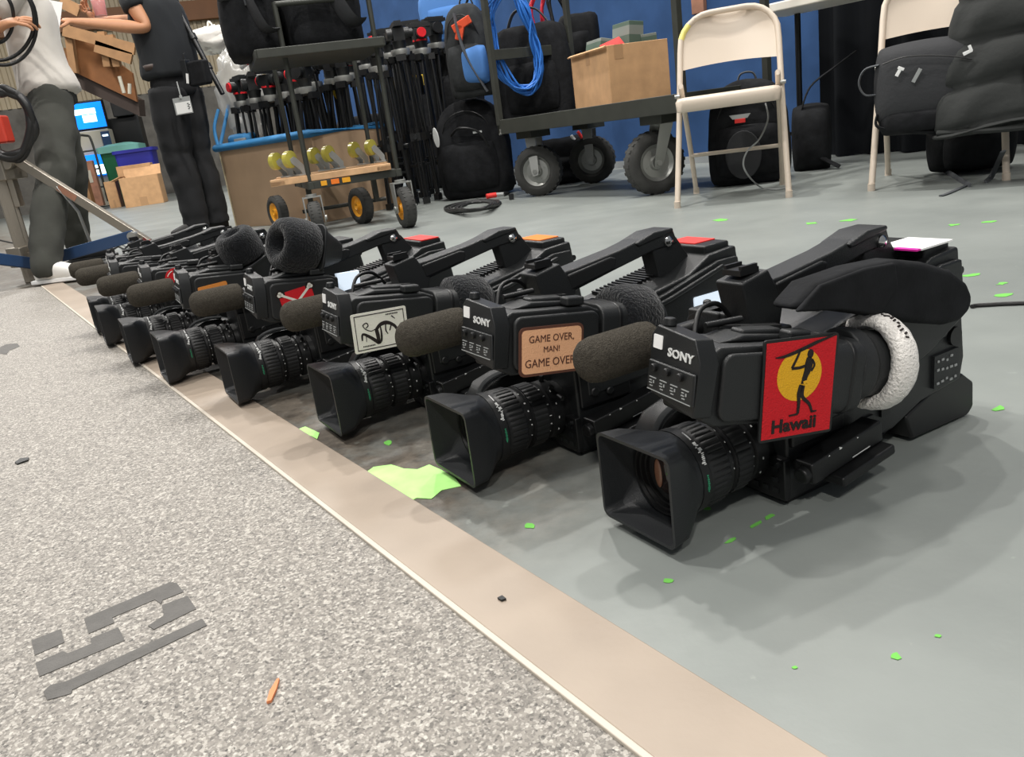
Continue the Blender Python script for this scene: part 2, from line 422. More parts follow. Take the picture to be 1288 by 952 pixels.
# ------------------------------------------------------------------ lamps of the hall
def lamp(loc, power, size, col=(1, .965, .92), aim=None):
    d = bpy.data.lights.new('ceiling_lamp', 'AREA'); d.shape = 'DISK'; d.size = size; d.energy = power; d.color = col
    o = bpy.data.objects.new('ceiling_lamp', d); COL.objects.link(o); o.location = loc
    if aim is not None: o.rotation_euler = (V(loc) - V(aim)).to_track_quat('Z', 'Y').to_euler()
    return o
lamp((-.05, 4.3, 5.2), 130, .16); lamp((.9, 3.7, 5.2), 70, .16)
lamp((-2.1, 2.0, 5.2), 120, .18); lamp((-1.5, .3, 5.2), 60, .2)
lamp((1.9, 1.6, 5.2), 50, .5)
lamp((-.5, -3.4, 4.4), 150, .4); lamp((1.6, -2.6, 4.6), 55, .4)
lamp((3.4, 4.0, 5.4), 70, .6)
lamp((-4.5, 6.5, 5.4), 190, .7)
lamp((-1.0, 8.2, 5.4), 110, .7)
lamp((-6.5, 11.0, 5.6), 230, .8)
lamp((-3.5, 12.0, 5.6), 170, .8)
W = bpy.data.worlds.new('world'); SC.world = W; W.use_nodes = True
W.node_tree.nodes['Background'].inputs['Color'].default_value = (.93, .96, 1.0, 1)
W.node_tree.nodes['Background'].inputs['Strength'].default_value = .22
SC.view_settings.view_transform = 'Standard'; SC.view_settings.look = 'None'; SC.view_settings.gamma = 1.0
SC.view_settings.exposure = 0.2; SC.view_settings.use_curve_mapping = False

# ------------------------------------------------------------------ marks on the floor
ST = [('A', [(80, 495), (155, 466), (163, 500), (88, 533)]),
      ('B', [(90, 552), (160, 522), (172, 528), (232, 503), (229, 490), (300, 462), (316, 495), (100, 587)]),
      ('C', [(213, 440), (235, 430), (430, 348), (448, 350), (465, 372), (412, 393), (408, 402), (392, 392), (285, 437), (290, 450), (225, 478)]),
      ('D', [(375, 458), (415, 432), (410, 406), (475, 382), (497, 415), (390, 467)]),
      ('E', [(110, 625), (128, 608), (170, 598), (512, 440), (524, 457), (184, 620), (180, 630), (120, 646)])]
mb = M()
for _, q in ST:
    pts = [at(x / 2.0125, 560 + y / 2.0125, .004) for x, y in q]
    mb.prism([(p.x, p.y) for p in pts], .0041, .0048)
tag(mb.build('stencil_mark', 'stencil'), 'dark grey stencilled character with a bar on speckled floor', 'floor marking')

def blob(cx, cy, rx, ry, n=14, jit=.25, a=0.0, seed=0):
    rnd = random.Random(seed); pts = []
    for k in range(n):
        t = 2 * pi * k / n; q = 1 + rnd.uniform(-jit, jit)
        x, y = rx * cos(t) * q, ry * sin(t) * q
        pts.append((cx + x * cos(a) - y * sin(a), cy + x * sin(a) + y * cos(a)))
    return pts

def floor_poly(name, px, mats, h, label, cat, group=None, z=0.0):
    pts = [at(x, y, z) for x, y in px]
    c = sum(pts, V()) / len(pts)
    mb = M(); mb.prism([(p.x - c.x, p.y - c.y) for p in pts], .0004, h)
    o = mb.build(name, mats); o.location = (c.x, c.y, z)
    return tag(o, label, cat, group)
floor_poly('paint_splat', [(459, 596), (470, 588), (492, 585), (508, 590), (525, 591), (540, 585), (556, 592), (572, 601), (580, 612), (556, 617), (543, 628), (524, 627), (510, 634), (490, 620), (474, 610)], 'neon', .0012,
           'big neon green paint splat beside the beige trim strip', 'paint splat')
floor_poly('paint_splat', [(374, 541), (384, 537), (402, 545), (399, 553), (392, 549), (384, 548)], 'neon', .0012,
           'small neon green paint patch at the edge of the beige strip under a lens hood', 'paint splat')
specks = [(840, 731, 6, 3), (1127, 826, 7, 4), (666, 662, 5, 4), (1256, 514, 9, 3), (1262, 372, 14, 2), (1222, 346, 10, 1.5), (905, 277, 9, 1.5), (1068, 277, 13, 1.5), (1020, 281, 8, 1.2), (1200, 283, 8, 1.2), (1245, 279, 9, 1.2), (488, 557, 5, 3), (918, 681, 9, 2), (950, 660, 10, 2), (968, 650, 8, 2), (1260, 357, 6, 1.5), (1000, 840, 4, 2), (1180, 800, 4, 2), (890, 640, 5, 2)]
for i, (x, y, rx, ry) in enumerate(specks):
    sl = -.45 if (x, y) in ((918, 681), (950, 660), (968, 650)) else -.1
    floor_poly('paint_speck', [(x + px, y + py) for px, py in blob(0, 0, rx, ry, 9, .4, sl, i)], 'neon_dull', .0008,
               'small green paint speck on the grey concrete floor', 'paint speck', 'green paint specks on the grey floor')
floor_poly('orange_scrap', [(336, 886), (340, 872), (349, 857), (352, 856), (349, 868), (342, 884)], 'scrap', .003,
           'thin orange scrap lying on the speckled floor', 'scrap', None, .004)
floor_poly('dark_scrap', [(19, 583), (26, 578), (37, 577), (36, 580), (22, 585)], 'plastic_dull', .003,
           'dark scrap on the speckled floor near the left edge', 'scrap', None, .004)
floor_poly('dark_speck', [(626, 754), (632, 751), (637, 755), (631, 757)], 'plastic_dull', .0025,
           'dark speck on the beige trim strip', 'scrap', None, .0065)
floor_poly('tape_residue', [(0, 437), (8, 433), (22, 432), (25, 436), (12, 441), (8, 446), (0, 445)], 'stencil', .0008,
           'dark tape residue on the speckled floor at the left edge', 'floor marking', None, .004)
# ------------------------------------------------------------------ camcorders
YAW = 28.5
S = lambda z0, pts: pts
FX, FY, FZ = V((1, 0, 0)), V((0, 1, 0)), V((0, 0, 1))
TS = lambda o: frame(o, FX, FZ)                 # drawing plane on the near side: x rear, y up, normal towards -y
TF = lambda o: frame(o, -FY, FZ)                # drawing plane on the front: x to the near side, y up, normal towards -x
CACHE = {}
def part(key, name, fn, mats, parent, bevel=0.0, seg=2, sub=0, T=None, disp=None, label=None, angle=35):
    if key not in CACHE:
        mb = M(); fn(mb)
        CACHE[key] = mb.mesh(name, [mats] if isinstance(mats, str) else mats, 0 if (bevel or sub) else angle)
    return put(name, CACHE[key], parent, bevel, seg, sub, T, disp, label)

def f_body(b):
    b.prism([(-.065, .006), (-.066, .150), (-.04, .178), (.06, .196), (.15, .212), (.19, .232), (.243, .236), (.262, .092), (.255, .062), (.175, .055), (.12, .036), (.06, .034), (.035, .006)], -.055, .055, TS((0, 0, 0)))
    b.box((.215, 0, .236), (.05, .09, .016))                                        # rear top block
    b.box((-.045, 0, .186), (.06, .05, .02))
def f_bodydetail(b):
    for k in range(14): b.box((.05 + .0075 * k, .02, .1955 + .0012 * k), (.003, .05, .008), 0, (0, R(-9), 0))   # cooling ribs on top
    for k in range(5): b.box((-.02 + .03 * k, -.0565, .05 + .004 * k), (.016, .004, .012), 0)
    b.cyl((.235, -.055, .125), (.235, -.060, .125), .012, None, 0, 20)
    b.cyl((.21, -.055, .138), (.21, -.060, .138), .008, None, 0, 16)
    b.cyl((.245, -.055, .206), (.245, -.058, .206), .005, None, 0, 12)
def f_cover(b):
    pts = [(-.05, .085), (-.05, .15), (-.02, .172), (.1, .196), (.2, .222), (.238, .222), (.248, .15), (.18, .12), (.08, .09)]
    b.prism(pts, .054, .063, TS((0, 0, 0)))
    b.prism([(-.03, .166), (.10, .19), (.205, .217), (.21, .211), (.10, .183), (-.03, .159)], .06, .068, TS((0, 0, 0)))
def f_rearpanel(b):
    b.box((.218, -.057, .088), (.05, .004, .042))
def f_rearmarks(b):
    rnd = random.Random(3)
    for k in range(14):
        b.box((.2 + .009 * (k % 5), -.0596, .074 + .013 * (k // 5) + rnd.uniform(-.003, .003)), (rnd.uniform(.003, .006), .001, .0028), 0)
def f_foot(b):
    b.prism([(.165, .006), (.285, .003), (.296, .012), (.294, .047), (.268, .066), (.2, .058), (.15, .04)], -.05, .05, TS((0, 0, 0)))
def f_pad(b):
    b.prism([(.04, .036), (.06, .024), (.12, .026), (.16, .043), (.16, .05), (.04, .05)], -.045, .045, TS((0, 0, 0)))
def f_plate(b):
    b.prism([(-.062, 0), (-.062, .012), (.03, .012), (.03, 0)], -.05, .05, TS((0, 0, 0)))
    b.box((-.02, 0, .016), (.06, .07, .012))
def f_handle(b):
    b.prism([(-.086, .256), (-.045, .264), (-.022, .225), (-.035, .176), (-.072, .18), (-.076, .215)], -.02, .02, TS((0, 0, 0)))     # front post
    b.prism([(-.06, .250), (-.02, .252), (.06, .262), (.12, .274), (.158, .273), (.166, .252), (.12, .249), (.05, .236), (-.02, .222), (-.06, .214)], -.018, .018, TS((0, 0, 0)))
    b.prism([(.118, .252), (.165, .262), (.192, .222), (.198, .206), (.128, .202), (.124, .225)], -.015, .015, TS((0, 0, 0)))    # rear post
    b.prism([(.085, .266), (.12, .276), (.156, .276), (.157, .27), (.09, .26)], -.021, .021, TS((0, 0, 0)))
def f_handgrip(b):
    b.prism([(-.035, .246), (.04, .256), (.05, .253), (.045, .238), (-.03, .224)], -.0215, .0215, TS((0, 0, 0)))
def f_screw(b):
    b.lathe([(0, .007), (.004, .008), (.006, .0075), (.009, .004), (.0095, 0)], (.146, -.015, .258), (0, -1, 0), 0, 20)
def f_shoe(b):
    b.box((-.066, 0, .265), (.028, .026, .006)); b.box((-.066, -.011, .270), (.024, .004, .004)); b.box((-.066, .011, .270), (.024, .004, .004))
# lens along -x at z = .064
LO = V((0, 0, .064))
def f_barrel(b):
    b.lathe([(.06, .0), (.062, .036), (.075, .036), (.078, .041), (.095, .041), (.097, .038), (.102, .038), (.104, .043), (.128, .043), (.13, .040), (.134, .04), (.136, .045), (.142, .045)], LO, (-1, 0, 0), 0, 40)
    for k in range(3): b.cyl(LO + V((-.085, -.02 * k - .0, .036 - .004 * k)), LO + V((-.085, -.024 * k - .002, .05 - .012 * k)), .0035, None, 0, 10)
def f_focus(b):
    n = 40
    prof = []
    rings = []
    for h, r0, rib in ((.141, .046, 0), (.143, .0475, 1), (.164, .0478, 1), (.166, .0468, 0), (.170, .0468, 0), (.172, .0485, 0), (.183, .0488, 0)):
        rings.append([LO + V((-h, (r0 - (.0016 if (rib and k % 4 == 3) else 0)) * cos(2 * pi * k / (n * 4) + .02), (r0 - (.0016 if (rib and k % 4 == 3) else 0)) * sin(2 * pi * k / (n * 4) + .02))) for k in range(n * 4)])
    b.loft(rings)
def f_zoomring(b):
    n = 36; rings = []
    for h, r0 in ((.105, .043), (.1055, .0445), (.1265, .0445), (.127, .043)):
        rings.append([LO + V((-h, (r0 - (.001 if k % 3 == 2 else 0)) * cos(2 * pi * k / (n * 3)), (r0 - (.001 if k % 3 == 2 else 0)) * sin(2 * pi * k / (n * 3)))) for k in range(n * 3)])
    b.loft(rings)
def ringmark(b, h, r, a, w, l, mi=0):
    a = R(a); o = LO + V((-h, -r * cos(a), r * sin(a)))
    n = V((0, -cos(a), sin(a))); t = V((0, sin(a), cos(a)))      # t: tangent upward on the near side
    b.prism([(-w / 2, -l / 2), (w / 2, -l / 2), (w / 2, l / 2), (-w / 2, l / 2)], -.0004, .0005, frame(o, V((1, 0, 0)), t), mi)
def f_lensmarks(b):
    rnd = random.Random(11)
    for k in range(14):                                            # maker's script on the front ring
        ringmark(b, .1745 + rnd.uniform(-.002, .002), .0489, 56 - 2.3 * k, rnd.uniform(.002, .0045), rnd.uniform(.0008, .0018), 0)
    for k in range(5): ringmark(b, .1745, .0489, 76 - 3.2 * k, .0012, .0026, 0)
    for k in range(9): ringmark(b, .1765, .0489, 12 - 2.6 * k, rnd.uniform(.0014, .003), .0014, 1)
    for k in range(7): ringmark(b, .1325 + rnd.uniform(-.001, .001), .0402, 66 - 17 * k + rnd.uniform(-5, 5), rnd.uniform(.0012, .003), rnd.uniform(.0008, .0022), 0)
    for k in range(6): ringmark(b, .0995, .0382, 70 - 20 * k + rnd.uniform(-6, 6), rnd.uniform(.001, .0028), rnd.uniform(.0008, .0016), 0)
    for k in range(4): ringmark(b, .088, .0413, 52 - 27 * k, .0012, .0028, 0)
def f_hood(b):
    def ring(h, w, hh, r, dz=0.0, n=6):
        return [V((-h, x, .064 + dz + y)) for x, y in rrect(w, hh, r, n)]
    o = [ring(.183, .096, .096, .0478), ring(.192, .100, .098, .042), ring(.205, .108, .1, .022), ring(.214, .114, .101, .012), ring(.237, .120, .103, .010)]
    i = [ring(.237, .113, .096, .008), ring(.215, .106, .093, .010), ring(.2, .097, .089, .03), ring(.189, .088, .088, .0438), ring(.180, .086, .086, .0428), ring(.180, .095, .095, .0473)]
    b.loft(o + i, 0, None, False, True)
def f_hoodinner(b):
    for k, (h, r) in enumerate(((.1985, .0425), (.195, .0385), (.191, .0345))):
        b.lathe([(h, r), (h + .0025, r), (h + .0025, r - .003), (h - .002, r - .0042), (h - .002, r)], LO, (-1, 0, 0), 0, 40, None, True)
    b.lathe([(.182, .0), (.1822, .04), (.19, .0425)], LO, (-1, 0, 0), 0, 40)
def f_glass(b):
    b.lathe([(.185, .0335), (.1875, .031), (.1905, .022), (.192, .011), (.1925, 0)], LO, (-1, 0, 0), 0, 36)
def f_amber_glint(b):  # reflection in the glass, shaped as a coloured oval
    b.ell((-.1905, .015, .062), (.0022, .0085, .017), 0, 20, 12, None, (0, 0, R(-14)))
def f_grip(b):
    top = [(-.165, .060), (-.16, .085), (-.145, .104), (-.115, .112), (-.08, .110), (-.05, .098), (-.045, .03), (-.15, .03)]
    b.prism(top, -.098, -.046, TS((0, 0, 0)))
def f_gripstrap(b):
    b.tube(smooth([(-.168, .055, .07), (-.150, .05, .106), (-.118, .05, .116), (-.08, .05, .112)], 6), .006, 0, 8, flat=.5)
def f_gripline(b):
    b.tube(smooth([(-.158, .047, .0935), (-.145, .0465, .1055), (-.125, .0465, .1115), (-.105, .0465, .113)], 6), .0012, 0, 6)
def f_frontpanel(b):
    b.box((-.069, -.03, .034), (.01, .056, .05))
def f_frontmarks(b):
    for i in range(3):
        for j in range(3):
            if (i, j) != (1, 1): b.box((-.0745, -.045 + .014 * i, .02 + .013 * j), (.002, .008, .006))
    b.cyl((-.072, -.050, .052), (-.078, -.050, .052), .003, None, 0, 10)
def f_switchbar(b):
    d = V((.104, 0, .014)).normalized(); T = frame((-.06, -.075, .048), d, V((0, 0, 1)))
    b.box((.055, 0, 0), (.118, .026, .026), 0, None, T)
    b.cyl(T @ V((-.001, -.001, .002)), T @ V((-.012, -.001, .002)), .0095, None, 0, 20)
    b.box((.07, -.02, .012), (.09, .012, .03), 0, None, T)
def f_switchmarks(b):
    d = V((.104, 0, .014)).normalized(); T = frame((-.06, -.0885, .048), d, V((0, 0, 1)))
    rnd = random.Random(5)
    for k in range(9):
        b.box((.024 + .0095 * k, .0085 + rnd.uniform(-.002, .002), -.0012), (rnd.uniform(.0014, .0045), rnd.uniform(.0014, .0042), .0012), 0, (0, 0, rnd.uniform(-.6, .6)), T)
    b.box((.075, -.0085, -.0008), (.03, .0010, .001), 0, None, T)
def f_cheek(b):
    b.box((-.02, -.057, .1), (.085, .008, .06)); b.cyl((-.04, -.06, .09), (-.04, -.066, .09), .007, None, 0, 16); b.cyl((-.015, -.06, .085), (-.015, -.066, .085), .006, None, 0, 16)
# microphone: foam windscreen forward, tube back to the holder
MY, MZ = .05, .199
def f_mictube(b):
    b.cyl((-.2, MY, MZ), (-.02, MY, MZ), .0105, None, 0, 20)
    b.cyl((-.16, MY, MZ), (-.15, MY, MZ), .0135, None, 0, 20)
def f_foam(b):
    b.lathe([(-.001, 0), (0, .013), (.004, .019), (.010, .0235), (.020, .0255), (.085, .0255), (.095, .024), (.099, .019), (.1, .011)], (-.262, MY, MZ), (1, 0, 0), 0, 32)
def f_micholder(b):
    b.box((-.07, .04, .199), (.035, .05, .042)); b.cyl((-.088, MY, MZ), (-.05, MY, MZ), .019, None, 0, 24); b.box((-.07, .022, .205), (.03, .03, .03))
    b.cyl((-.07, MY, .215), (-.07, MY, .228), .005, None, 0, 12)
# viewfinder, drawn in its own frame: x rear, y away, z up
def f_vf(b):
    b.prism([(-.004, -.034), (-.004, .030), (.012, .039), (.125, .039), (.145, .032), (.145, -.034), (.13, -.041), (.012, -.041)], -.074, -.004, TS((0, 0, 0)))
    b.prism(rrect(.128, .068, .012, 4, (.075, -.001)), -.004, .003, TS((0, 0, 0)))            # side cover with rounded corners
    b.prism([(.02, .039), (.05, .047), (.11, .045), (.125, .038)], -.06, -.02, TS((0, 0, 0)))  # top hump
    b.box((.105, .012, .046), (.028, .018, .012)); b.box((.075, .035, .046), (.05, .02, .01))
def f_vffront(b):
    b.prism([(0.002, -.014), (.010, -.022), (.084, -.030), (.088, .024), (.076, .046), (.012, .05), (.002, .04)], .0, .022, TF((.006, .086, 0)))
    b.box((-.018, .040, -.002), (.004, .080, .032))
    b.cyl((-.006, .068, .049), (-.006, .068, .058), .0075, .006, 0, 18)
def f_vfbuttons(b):
    for k in range(3): b.lathe([(0, .0042), (.004, .0042), (.005, .003), (.005, 0)], (-.0195, .066 - .023 * k, .0075), (-1, 0, 0), 0, 14)
def f_vfmarks(b):
    for k in range(4):
        y = .069 - .0190 * k
        b.box((-.0203, y, -.0035), (.0008, .012, .0010)); b.box((-.0203, y + .0035, -.0068), (.0008, .004, .0011)); b.box((-.0203, y + .0035, -.0096), (.0008, .005, .0011)); b.box((-.0203, y - .002, -.0078), (.0008, .0018, .003)); b.box((-.0203, y + .002, -.0124), (.0008, .005, .0010))
def f_vfline(b): b.box((-.0203, .040, -.0165), (.0008, .076, .0008))
def f_vftext(b): b.text('SONY', .0120, .0004, frame((-.0166, .030, .026), -FY, FZ), 0, 1.35, 'CENTER', .0003)
def f_vfsticker(b): b.prism(rrect(.016, .014, .001, 2), 0, .0008, TF((-.0162, .070, .033)))
def f_vfarm(b):
    b.box((.11, .1, .03), (.035, .06, .025)); b.cyl((.11, .07, .03), (.11, .13, .03), .012, None, 0, 20); b.box((.085, .06, .043), (.08, .012, .012)); b.cyl((.03, .058, .05), (.075, .058, .056), .0035, None, 0, 10)
    b.tube(smooth([(.03, .075, .03), (.045, .09, .06), (.075, .1, .065), (.1, .105, .045)], 6), .003, 0, 8)
def f_loupe(b):
    b.prism(rrect(.080, .078, .018, 5), 0, .045, frame((.142, .034, .0), FY, FZ))
    b.lathe([(.0, .041), (.02, .041), (.024, .037), (.07, .036)], (.185, .034, .006), (1, 0, 0), 0, 32)
def f_loupeband(b):
    b.prism(rrect(.082, .08, .018, 5), 0, .006, frame((.168, .034, .0), FY, FZ))
def eyecup(R0, L, off=0.0):
    def f(b):
        b.lathe([(0, R0 * .80), (.003, R0 * .94), (L * .3, R0), (L * .65, R0 * .99), (L * .88, R0 * .9), (L * .98, R0 * .74), (L, R0 * .58), (L * .93, R0 * .42), (L * .6, R0 * .32), (L * .3, R0 * .3), (0, R0 * .3)], (off, 0, 0), (1, 0, 0), 0, 44, None, True)
    return f
def f_terry(b):
    b.lathe([(0, .0395), (.0, .047), (.004, .0515), (.012, .0535), (.022, .053), (.029, .049), (.031, .042), (.028, .036), (.015, .037)], (0, 0, 0), (1, 0, 0), 0, 60, None, True)
def f_terrymarks(b):
    rnd = random.Random(2)
    for k in range(16):
        a = R(118 - 5.2 * k); r = .0538
        T = frame((.013 + rnd.uniform(-.003, .003), -r * cos(a), r * sin(a)), V((1, 0, 0)), V((0, sin(a), cos(a))))
        b.box((0, 0, 0), (rnd.uniform(.002, .007), rnd.uniform(.0015, .003), .0012), 0, (0, 0, rnd.uniform(-.5, .5)), T)
# --- patches, drawn with x to the rear and y up on the near side
def stroke(b, pts, w, z0, z1, T, mi):
    """a brush stroke of varying width: [(x, y, halfwidth)]"""
    q = smooth([(p[0], p[1], p[2] if len(p) > 2 else w) for p in pts], 5)
    l, r = [], []
    for i, p in enumerate(q):
        a = q[max(0, i - 1)]; c = q[min(len(q) - 1, i + 1)]
        d = V((c.x - a.x, c.y - a.y)); d = d.normalized() if d.length > 1e-9 else V((1, 0))
        n = V((-d.y, d.x)); l.append((p.x + n.x * p.z, p.y + n.y * p.z)); r.append((p.x - n.x * p.z, p.y - n.y * p.z))
    for i in range(len(q) - 1):
        b.prism([l[i], l[i + 1], r[i + 1], r[i]], z0, z1, T, mi)
I4 = MX.Identity(4)
def f_patch_island(b):      # mats: black, red, yellow, black thread
    b.prism(rrect(.092, .104, .003, 2), 0, .0022, I4, 0); b.prism([(-.043, -.049), (.043, -.049), (.043, .049), (-.043, .049)], .002, .0027, I4, 1)
    b.prism([(-.001 + .0275 * cos(2 * pi * k / 40), .0135 + .0265 * sin(2 * pi * k / 40)) for k in range(40)], .0024, .0031, I4, 2)
    z = (.0028, .0036)
    stroke(b, [(-.032, .034, .0004), (-.02, .0345, .0014), (0, .0395, .0018), (.02, .0455, .0015), (.042, .0505, .0005)], 0, *z, I4, 3)       # board
    b.prism([(.0105 + .0038 * cos(2 * pi * k / 16), .034 + .0045 * sin(2 * pi * k / 16)) for k in range(16)], *z, I4, 3)               # head
    stroke(b, [(-.002, .040, .0011), (-.006, .031, .0013), (-.0115, .0215, .0014)], 0, *z, I4, 3)
    stroke(b, [(-.0115, .0212, .0014), (-.002, .021, .0014), (.006, .0225, .0014)], 0, *z, I4, 3)                                       # raised arm
    stroke(b, [(.008, .031, .002), (.0095, .0255, .0048), (.0085, .018, .0042), (.0055, .010, .0030), (.005, .004, .0038)], 0, *z, I4, 3)  # trunk
    stroke(b, [(.013, .028, .0012), (.0165, .022, .0011), (.013, .016, .001)], 0, *z, I4, 3)
    stroke(b, [(.002, .003, .0026), (-.0005, -.006, .0024), (.0002, -.016, .0018), (-.0002, -.0265, .0014)], 0, *z, I4, 3)             # legs
    stroke(b, [(.004, .002, .0024), (.004, -.009, .0020), (.0135, -.018, .0016), (.0175, -.0265, .0012)], 0, *z, I4, 3)
    stroke(b, [(-.011, -.0275, .0006), (0, -.0268, .001)], 0, *z, I4, 3); stroke(b, [(.0165, -.0265, .001), (.0235, -.0265, .0006)], 0, *z, I4, 3)
    b.prism([(.0035, .0065), (.0085, .0075), (.0085, .0045), (.0045, .0035)], .0034, .0038, I4, 2)
    b.text('Hawaii', .0185, .0005, MX.Translation((-.004, -.0375, .0031)), 3, 1.12, 'CENTER', .0005)
def f_patch_over(b):        # mats: brown, tan
    b.prism(rrect(.095, .062, .008, 5), 0, .0022, I4, 0); b.prism(rrect(.088, .055, .006, 5), .002, .0027, I4, 1)
    for t, y, s in (('GAME OVER,', .0152, .0128), ('MAN!', .0012, .0108), ('GAME OVER!', -.0152, .0148)):
        b.text(t, s, .0004, MX.Translation((-.001, y, .0029)), 0, .92, 'CENTER', 0.0)
def f_patch_squiggle(b):    # mats: white, black, an abstract long-limbed brush figure
    b.prism(rrect(.1, .068, .003, 3), 0, .002, I4, 0)
    for q in ([(-.045, -.030), (.045, -.030), (.045, -.0285), (-.045, -.0285)], [(-.045, .0285), (.045, .0285), (.045, .030), (-.045, .030)], [(-.045, -.03), (-.0437, -.03), (-.0437, .03), (-.045, .03)], [(.0437, -.03), (.045, -.03), (.045, .03), (.0437, .03)]):
        b.prism(q, .0018, .0024, I4, 1)
    z = (.0018, .0025)
    stroke(b, [(-.035, -.013, .0012), (-.033, -.002, .0018), (-.022, -.008, .0026), (-.009, -.019, .003), (-.006, -.0215, .0026), (-.0065, -.008, .0034), (-.008, .003, .003)], 0, *z, I4, 1)
    stroke(b, [(-.008, .002, .0025), (.0, .009, .003), (.01, .011, .0034), (.019, .008, .0028), (.027, .001, .0024), (.031, -.009, .002)], 0, *z, I4, 1)
    stroke(b, [(.0, .006, .001), (.0005, -.006, .0016), (-.001, -.018, .0018), (-.005, -.023, .0012)], 0, *z, I4, 1)
    stroke(b, [(.010, .009, .001), (.009, -.002, .0012), (.012, -.009, .0008)], 0, *z, I4, 1); stroke(b, [(.02, .006, .001), (.016, -.004, .001)], 0, *z, I4, 1)
    stroke(b, [(-.0095, .003, .0007), (-.018, .001, .0007), (-.027, .006, .0008), (-.0305, .013, .0009), (-.024, .016, .0009), (-.0215, .011, .0009), (-.026, .0075, .0007)], 0, *z, I4, 1)
    stroke(b, [(.028, .015, .0006), (.022, .021, .0012)], 0, *z, I4, 1); stroke(b, [(-.027, -.0065, .0007), (-.028, -.016, .0005)], 0, *z, I4, 1)
    rnd = random.Random(8)
    for x0, y0 in ((-.035, -.0248), (.012, .0235)):
        for k in range(8): b.prism([(x0 + .0028 * k, y0), (x0 + .0028 * k + .0019, y0), (x0 + .0028 * k + .0022, y0 + .0022), (x0 + .0028 * k + .0004, y0 + .0024)], *z, I4, 1)
def f_patch_bones(b):       # mats: red, white, black
    b.prism(rrect(.088, .066, .004, 3), 0, .002, I4, 0)
    for sx in (-1, 1):
        stroke(b, [(-.04 * sx, -.028, .003), (.04 * sx, .03, .003)], 0, .0018, .0026, I4, 1)
        for ex, ey in ((-.04 * sx, -.028), (.04 * sx, .03)):
            for dx, dy in ((.004, 0), (-.004, 0), (0, .0045)):
                b.prism(blob(ex + dx, ey + dy, .0085, .0085, 14, .05), .0012, .0022, I4, 2)
            for dx, dy in ((.0032, -.001), (-.0032, -.001), (0, .003)):
                b.prism(blob(ex + dx, ey + dy, .0048, .0048, 12, .05), .002, .003, I4, 1)
def f_patch_plain(b): b.prism(rrect(.085, .058, .004, 3), 0, .002, I4, 0); b.prism(rrect(.075, .048, .003, 3), .0018, .0026, I4, 0)
def f_patch_round(b):
    b.lathe([(0, 0), (0, .031), (.002, .031), (.0022, .029), (.0022, 0)], (0, 0, 0), (0, 0, 1), 0, 36)
    for a, c in ((20, 75), (110, 160), (205, 255), (290, 335)): b.tube(arc((0, 0), .0245, a, c, 8, lambda x, y: (x, y, .0022)), .0012, 1, 6)
PATCH = {'island': (f_patch_island, ['plastic_dark', 'red', 'yellow', 'black_thread'], 'red patch of a surfer before a yellow sun, lettered Hawaii'),
         'over': (f_patch_over, ['brown_thread', 'tan_patch'], 'tan patch lettered GAME OVER, MAN!'),
         'squiggle': (f_patch_squiggle, ['white_patch', 'black_thread'], 'white patch with a black brush figure'),
         'bones': (f_patch_bones, ['red', 'white_patch', 'black_thread'], 'red patch with white bones'),
         'orange': (f_patch_plain, ['orange_patch'], 'orange patch'),
         'round': (f_patch_round, ['red', 'white_patch'], 'round red patch')}
# --- extras
def f_pouch(b):
    b.prism([(-.087, .236), (-.05, .256), (.02, .258), (.08, .254), (.13, .241), (.18, .222), (.212, .2), (.224, .182), (.219, .164), (.2, .156), (.17, .158), (.11, .175), (.05, .196), (-.03, .222)], .05, .088, TS((0, 0, 0)))
def f_pouchflap(b):
    b.prism([(-.085, .234), (-.048, .254), (.02, .257), (.07, .253), (.075, .225), (.045, .2), (-.02, .221)], .085, .0915, TS((0, 0, 0)))
def f_label_glow(b): b.prism(rrect(.076, .038, .002, 2, (.184, .160)), .0625, .0655, TS((0, 0, 0)))
def f_label_glow_low(b): b.prism([(.0, .180), (.044, .184), (.046, .214), (.0, .216)], .046, .058, TS((0, 0, 0)))
def tapetop(x0, x1, y0, y1, z=.2445):
    return lambda b: b.box(((x0 + x1) / 2, (y0 + y1) / 2, z), (x1 - x0, y1 - y0, .0022))

